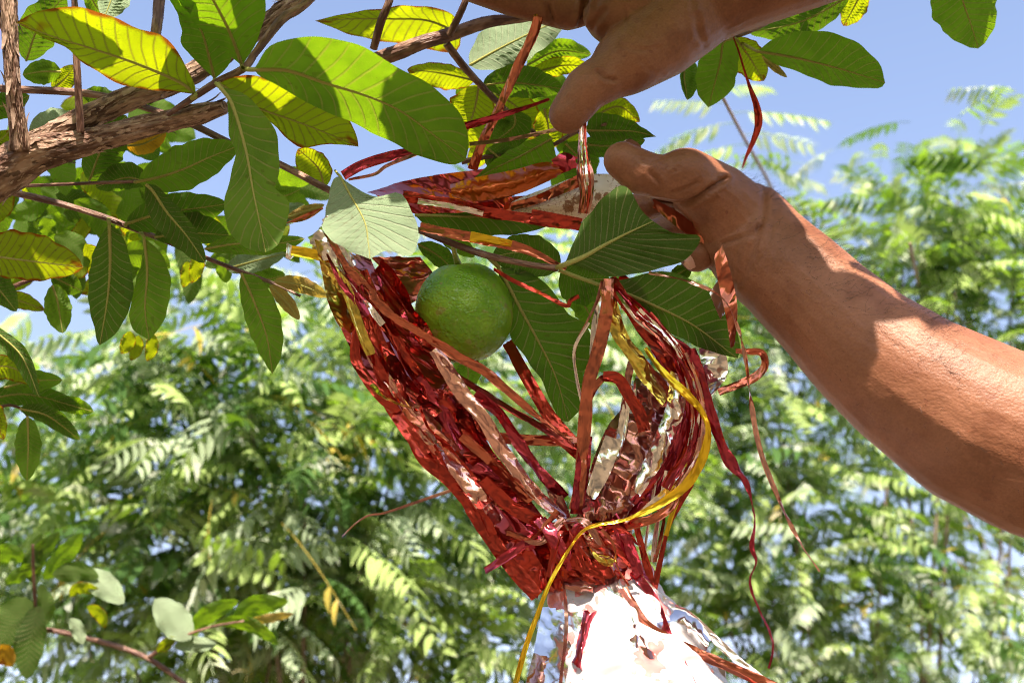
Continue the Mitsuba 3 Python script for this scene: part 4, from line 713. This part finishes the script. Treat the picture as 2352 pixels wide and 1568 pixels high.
# ------------------------------------------------------------------ ground
def ground_col(p, n, uv):
    k = fbm(p.x * .8, p.y * .8, 0.0, 4)
    return mix((0.13, 0.10, 0.06), (0.20, 0.15, 0.10), k) * (.8 + .4 * fbm(p.x * 12, p.y * 12, 0.0, 3))
scene['mat_ground'] = {'type': 'twosided', 'b': {'type': 'diffuse', 'reflectance': proc(ground_col)}}
g = np.concatenate([-np.geomspace(800, .5, 40), [0], np.geomspace(.5, 800, 40)])
gx, gy = np.meshgrid(g, g, indexing='ij'); gz = .06 * (meshkit.fbm(np.stack([gx * .5, gy * .5, 0 * gx], -1), 3) - .5)
scene['ground'] = mikit.ply((np.stack([gx, gy, gz], -1).reshape(-1, 3), grid_faces(81, 81)[:, ::-1]), 'mat_ground', smooth=True)
labels['ground'] = {'label': 'bare brown earth', 'kind': 'structure'}

# ------------------------------------------------------------------ neem trees behind
def neem_mat(key, refl, trans, rough=.30):
    def c1(p, n, uv): return mix(mix([x * .65 for x in refl], [x * 1.2 for x in refl], noise(p.x * 17, p.y * 17, p.z * 17)), [.3 + .55 * x for x in refl], sstep(.60, .78, noise(p.x * 21 + 4, p.y * 21, p.z * 21)))
    scene['mat_' + key] = {'type': 'blendbsdf', 'weight': .34, 'a': {'type': 'principledthin', 'base_color': proc(c1), 'roughness': rough, 'diff_trans': 0.0, 'eta': 1.75, 'spec_trans': 0.0},
                           'b': {'type': 'principledthin', 'base_color': rgb(*trans), 'roughness': .6, 'diff_trans': 2.0, 'eta': 1.2, 'spec_trans': 0.0}}
neem_mat('neem', (0.34, 0.46, 0.17), (0.34, 0.62, 0.03), .32)
neem_mat('neem_pale', (0.36, 0.46, 0.31), (0.34, 0.52, 0.10), .32)
neem_mat('neem_dark', (0.065, 0.135, 0.045), (0.16, 0.32, 0.015), .26)
neem_mat('neem_yellow', (0.50, 0.42, 0.10), (0.62, 0.52, 0.03))
def frond_mesh(seed):
    r = np.random.default_rng(seed); npair = r.integers(6, 9); L = r.uniform(.28, .37)
    t = np.linspace(0, 1, 9); drop = r.uniform(.15, .5)
    rac = np.stack([L * t * (1 - .12 * t * drop), .02 * np.sin(t * 3 + seed) * L, -drop * L * t ** 2 * .8], 1)
    ms = [trimesh.Trimesh(*tube_mesh(rac, np.linspace(.0016, .0007, 9), 4, close=False)[0], process=False)]
    for k in range(npair) if seed < 7 else r.integers(0, npair, 2):
        for sg in (-1, 1) if seed < 7 else (r.choice([-1, 1]),):
            u = .18 + .8 * (k + .25 * (sg > 0)) / npair
            b = np.array([np.interp(u, t, rac[:, i]) for i in range(3)])
            ll = r.uniform(.062, .085) * (1 - .35 * u ** 3); ww = ll * r.uniform(.13, .17)
            dirn = np.array([.45 + r.normal(0, .12), sg * 1.0, -.35 - r.uniform(0, .5)]); dirn /= np.linalg.norm(dirn)
            sd = np.cross([0, 0, 1], dirn); sd /= np.linalg.norm(sd); up = np.cross(dirn, sd)
            s = np.linspace(0, 1, 5); wv = ww * np.array([.25, .95, 1.0, .62, .03])
            cur = sg * -.22 * ll * s ** 2
            cl = b + (s * ll)[:, None] * dirn + cur[:, None] * sd - (.20 * ll * s ** 2)[:, None] * up
            rows = np.stack([cl + wv[:, None] * sd + .25 * wv[:, None] * up, cl, cl - wv[:, None] * sd + .25 * wv[:, None] * up], 1)
            ms.append(trimesh.Trimesh(rows.reshape(-1, 3), grid_faces(5, 3), process=False))
    return trimesh.util.concatenate(ms)
FRD = [frond_mesh(i) for i in range(9)]
PLY = {(i, m): mikit.ply(FRD[i], 'mat_' + m, smooth=True) for i in range(9) for m in ('neem', 'neem_pale', 'neem_dark', 'neem_yellow')}
def neem(key, label, base, clusters, seed, near_n=150):
    r = np.random.default_rng(seed); thing(key, label, 'tree', group=None) if False else thing(key, label, 'tree')
    top = np.mean([c for c, _, _ in clusters], 0)
    fork = np.array([base[0] * .7 + top[0] * .3, base[1] * .8 + top[1] * .2, 1.0])
    wtube([base, base * .5 + fork * .5 + [.03, .02, 0], fork, fork * .5 + top * .5], [.10, .085, .07, .04], 60, 14, 'neem_bark', .12, key, 'trunk')
    places = []
    for q in NB[key]: branch(q, 40, 8, 'neem_bark', .1, key, 'limb')
    for c, rad, n in clusters:
        st = fork * .75 + top * .25 + r.normal(0, .03, 3)
        m1 = st * .5 + c * .5 + r.normal(0, .08, 3) - [0, 0, .06]
        wtube([st, m1, c], [.009, .006, .003], 40, 8, 'neem_bark', .1, key, 'limb')
        for _ in range(int(n * 1.4)):
            p = c + r.normal(0, 1, 3) / 1.7 * rad
            o = p - c - [0, rad[1] * .6, 0]; yaw = math.atan2(o[1], o[0]) + r.normal(0, .7); pit = r.uniform(-.8, .45)
            cy, sy, cq, sq = math.cos(yaw), math.sin(yaw), math.cos(pit), math.sin(pit)
            roll = r.normal(0, .5); cr_, sr_ = math.cos(roll), math.sin(roll)
            Rm = np.array([[cy, -sy, 0], [sy, cy, 0], [0, 0, 1]]) @ np.array([[cq, 0, -sq], [0, 1, 0], [sq, 0, cq]]) @ np.array([[1, 0, 0], [0, cr_, -sr_], [0, sr_, cr_]])
            M = np.eye(4); M[:3, :3] = Rm * r.uniform(.62, .98); M[:3, 3] = p
            mm = r.choice(['neem', 'neem_pale', 'neem_dark', 'neem_yellow'], p=[.39, .31, .25, .05]); places.append((np.linalg.norm(p - EYE), M, int(r.integers(7)) + (0 if mm != 'neem_yellow' else 0), mm)) if mm != 'neem_yellow' else places.append((np.linalg.norm(p - EYE), M, 7 + int(r.integers(2)), mm))
    for (x0, y0), (x1, y1), d, nf, sc_ in SPRIGS.get(key, []):
        a_, b_ = P(x0, y0, d), P(x1, y1, d)
        for j in range(nf):
            t = (j + .3) / nf; p = a_ * (1 - t) + b_ * t; sg = (-1) ** j
            X = sg * RT * r.uniform(.7, 1) + UP * r.uniform(-.15, .45) * (1.2 - t) + FW * r.normal(0, .45); X /= np.linalg.norm(X)
            Z = UP * .8 - FW * r.uniform(.3, 1.1); Y = np.cross(Z, X); Y /= np.linalg.norm(Y); Z = np.cross(X, Y)
            M = np.eye(4); M[:3, :3] = np.stack([X, Y, Z], 1) * sc_ * r.uniform(.8, 1.1); M[:3, 3] = p
            places.append((np.linalg.norm(p - EYE), M, int(r.integers(7)), r.choice(['neem', 'neem_pale', 'neem'])))
    def inview(q):
        s = project((q[1][:3, 3])[None])[0]; return -80 < s[0] < 2430 and -80 < s[1] < 1650
    places.sort(key=lambda q: (not inview(q), q[0]))
    for d, M, i, m in places[:near_n]:
        part(key, 'frond', {**PLY[i, m], 'to_world': T(M.tolist())})
    for m in ('neem', 'neem_pale', 'neem_dark', 'neem_yellow'):
        vs, fs, k = [], [], 0
        for d, M, i, mm in places[near_n:]:
            if mm == m:
                v = FRD[i].vertices @ M[:3, :3].T + M[:3, 3]; vs.append(v); fs.append(FRD[i].faces + k); k += len(v)
        if vs: part(key, 'foliage', mikit.ply((np.vstack(vs), np.vstack(fs)), 'mat_' + m, smooth=True), kind='stuff')
SPRIGS = {'neem_tree_001': [((1650, 205), (1790, 470), 3.9, 11, .85), ((2065, 400), (2110, 640), 3.9, 9, .75), ((2235, 395), (2200, 570), 4.0, 8, .7), ((2330, 470), (2310, 660), 4.0, 8, .75), ((1930, 430), (1990, 640), 3.9, 8, .6)],
 'neem_tree': [((210, 830), (300, 1010), 3.1, 8, .6), ((330, 800), (420, 1000), 3.0, 8, .65), ((560, 600), (600, 800), 2.9, 8, .7), ((690, 620), (700, 820), 2.9, 8, .7)]}
NB = {'neem_tree': [[(595, 861, 2.75, 3), (640, 1000, 2.75, 4), (694, 1131, 2.8, 5), (720, 1260, 2.95, 7), (760, 1500, 3.3, 12)], [(300, 1080, 3.0, 4), (370, 1170, 3.0, 6), (450, 1245, 3.05, 8), (640, 1420, 3.3, 12)], [(540, 1520, 3.2, 12), (590, 1545, 3.2, 18), (700, 1562, 3.3, 22), (860, 1600, 3.5, 30)], [(560, 680, 2.8, 3), (580, 800, 2.85, 4), (610, 960, 2.9, 5)]],
      'neem_tree_001': [[(2060, 1010, 4.0, 6), (2187, 1159, 3.9, 12), (2215, 1290, 3.9, 14), (2240, 1400, 4.0, 18)], [(2150, 1110, 3.9, 8), (2230, 1210, 3.85, 10), (2310, 1326, 3.85, 12), (2390, 1420, 3.9, 14)], [(1650, 205, 3.9, 1), (1705, 310, 3.9, 2), (1775, 440, 3.9, 3), (1830, 600, 4.0, 6)], [(2090, 560, 3.95, 2), (2110, 660, 4.0, 4), (2130, 800, 4.1, 6)]]}
scene['mat_neem_bark'] = {'type': 'twosided', 'b': {'type': 'principled', 'base_color': proc(lambda p, n, uv: mix((0.10, 0.07, 0.055), (0.30, 0.23, 0.19), fbm(p.x * 60, p.y * 60, p.z * 20, 3))), 'roughness': .7}}
def cl(*rows): return [(P(x, y, d), np.array([rx, ry, rx * .75]), n) for x, y, d, rx, ry, n in rows]
b1 = P(820, 1568, 3.6); b1 = np.array([b1[0], b1[1], 0])
neem('neem_tree', 'feathery green tree filling the background left of the foil, out of focus', b1,
     cl((300, 1000, 3.2, .30, .35, 75), (560, 820, 3.0, .28, .3, 75), (700, 960, 3.0, .3, .3, 85), (450, 1200, 3.1, .32, .35, 90), (850, 1150, 3.1, .32, .35, 95), (250, 1330, 3.4, .35, .4, 90), (650, 1350, 3.2, .35, .4, 110), (1000, 1380, 3.4, .35, .4, 110), (850, 1480, 3.5, .35, .4, 90), (120, 1180, 3.8, .25, .3, 40), (420, 1500, 3.6, .35, .4, 90), (950, 900, 3.3, .25, .3, 60), (1150, 760, 3.5, .3, .3, 60), (1200, 1080, 3.5, .3, .35, 80)), 21)
b2 = P(1950, 1568, 4.6); b2 = np.array([b2[0], b2[1], 0])
neem('neem_tree_001', 'feathery green tree filling the background right of the foil, behind the forearm', b2,
     cl( (2080, 540, 4.0, .22, .3, 34), (2200, 460, 4.1, .24, .3, 30), (2330, 570, 4.1, .22, .26, 30), (2180, 680, 4.0, .35, .4, 80), (2000, 640, 4.2, .28, .3, 45), (1780, 900, 4.2, .32, .4, 75), (1650, 1000, 4.3, .4, .4, 90), (1850, 1150, 4.1, .42, .45, 110), (1620, 1300, 4.3, .42, .45, 90), (2000, 1380, 4.1, .42, .45, 100), (1800, 1480, 4.2, .42, .45, 100), (2250, 1450, 4.0, .40, .45, 90), (2200, 1250, 4.6, .35, .4, 45), (2330, 820, 4.2, .4, .4, 80), (1450, 900, 4.6, .4, .4, 80), (1500, 700, 4.6, .35, .4, 70), (1350, 1200, 4.5, .4, .4, 90), (1650, 780, 4.4, .3, .35, 60)), 22)

# more trees of the grove, outside the frame around and behind the camera
for i, (x, y, z, rad) in enumerate([(-3.2, -3.2, 2.2, 1.2), (-1.0, -4.6, 2.3, 1.25), (1.6, -4.4, 2.2, 1.2), (3.6, -2.6, 2.4, 1.3), (-4.4, -.6, 2.5, 1.3), (4.6, .2, 2.6, 1.3), (-3.9, 2.2, 2.3, 1.1)]):
    r = np.random.default_rng(50 + i); c = np.array([x, y, z])
    key = f'neem_tree_{i + 2:03d}'
    thing(key, 'feathery green tree outside the picture, ' + ['behind the camera to the left', 'straight behind the camera, left of two', 'straight behind the camera, right of two', 'behind the camera to the right', 'beside the camera on the left', 'beside the camera on the right', 'ahead of the camera, past the left edge'][i], 'tree', group='trees of the grove outside the picture')
    wtube([[x, y, 0], [x + .05, y, .7], [x, y + .05, z]], [.10, .08, .03], 40, 12, 'neem_bark', .12, key, 'trunk')
    k_ = 0
    r = np.random.default_rng(50 + i); vs, fs = [], []
    for _ in range(260):
        j = int(r.integers(7)); p = c + r.normal(0, 1, 3) / 1.8 * rad * np.array([1, 1, .75]); yaw, pit = r.uniform(0, 6.28), r.uniform(-.8, .4); cy, sy, cq, sq = math.cos(yaw), math.sin(yaw), math.cos(pit), math.sin(pit)
        v = 1.5 * FRD[j].vertices @ (np.array([[cy, -sy, 0], [sy, cy, 0], [0, 0, 1]]) @ np.array([[cq, 0, -sq], [0, 1, 0], [sq, 0, cq]])).T + p
        vs.append(v); fs.append(FRD[j].faces + k_); k_ += len(v)
    part(key, 'foliage', mikit.ply((np.vstack(vs), np.vstack(fs)), 'mat_neem', smooth=True), kind='stuff')

# ------------------------------------------------------------------ second guava at lower left
G2 = thing('guava_tree_001', 'blurred guava shoots with grey-green leaves low in the left corner', 'tree')
branch([(-200, 1500, 9, 1.45), (0, 1445, 8, 1.45), (86, 1443, 6, 1.45), (203, 1465, 6, 1.45), (329, 1506, 6, 1.45), (419, 1566, 6, 1.45), (560, 1680, 8, 1.45)], 60, 8, 'twig', .1, G2, 'branch')
branch([(86, 1443, 5, 1.45), (78, 1340, 4, 1.42), (75, 1250, 3, 1.4)], 30, 8, 'twig', .1, G2, 'branch')
branch([(340, 1510, 5, 1.45), (400, 1470, 4, 1.43), (480, 1440, 3, 1.42), (560, 1425, 3, 1.42)], 30, 8, 'twig', .1, G2, 'branch')
H = lambda *a, **k: add_leaf(G2, *a, **k)
for mid_, w1, w2, mt, th in [([(75, 1340), (90, 1280), (138, 1220)], 22, 18, 'dark', 20), ([(100, 1330), (140, 1280), (190, 1222)], 20, 26, 'green', 25), ([(85, 1340), (70, 1300), (95, 1225)], 20, 20, 'dark', 15), ([(120, 1320), (180, 1310), (228, 1325)], 22, 26, 'dark', 0), ([(180, 1318), (235, 1342), (285, 1385)], 32, 30, 'pale', -25),
        ([(60, 1370), (40, 1420), (0, 1480)], 50, 50, 'dark', 0), ([(90, 1390), (70, 1470), (60, 1560)], 34, 38, 'dark', 5), ([(90, 1440), (100, 1400), (92, 1340)], 14, 26, 'dark', 10), ([(438, 1468), (395, 1420), (355, 1375)], 38, 40, 'pale', -22), ([(430, 1460), (480, 1410), (548, 1378)], 22, 20, 'green', 30), ([(535, 1425), (580, 1390), (662, 1380)], 22, 26, 'green', 25), ([(495, 1430), (570, 1435), (642, 1480)], 20, 14, 'green', 30),
        ([(400, 1482), (445, 1478), (498, 1478)], 18, 20, 'pale', -22), ([(360, 1495), (380, 1480), (402, 1462)], 14, 14, 'yellow', 35), ([(560, 1430), (620, 1418), (675, 1408)], 10, 12, 'young', 20), ([(200, 1390), (230, 1410), (242, 1442)], 14, 16, 'yellow', 35), ([(-20, 1520), (10, 1500), (28, 1530)], 22, 26, 'old', 20), ([(10, 1340), (60, 1310), (100, 1300)], 16, 18, 'green', 25), ([(-40, 1300), (20, 1270), (60, 1290)], 24, 20, 'green', 30), ([(160, 1370), (180, 1350), (230, 1355)], 14, 14, 'yellow', 35), ([(160, 1420), (175, 1440), (190, 1480)], 18, 16, 'pale', -10)]:
    H(mid_, w1, w2, 1.43, mt, th=th, rib=False, n=18, m=4)
q0 = P(-200, 1500, 1.45)
wtube([[q0[0] - .2, q0[1] + .2, 0], [q0[0] - .12, q0[1] + .1, .7], q0], [.03, .02, .006], 40, 10, 'bark', .15, G2, 'trunk')
q0 = P(560, 1680, 1.45)
wtube([[q0[0] + .1, q0[1] + .2, 0], [q0[0] + .05, q0[1] + .1, .8], q0], [.02, .013, .005], 40, 10, 'bark', .15, G2, 'trunk')
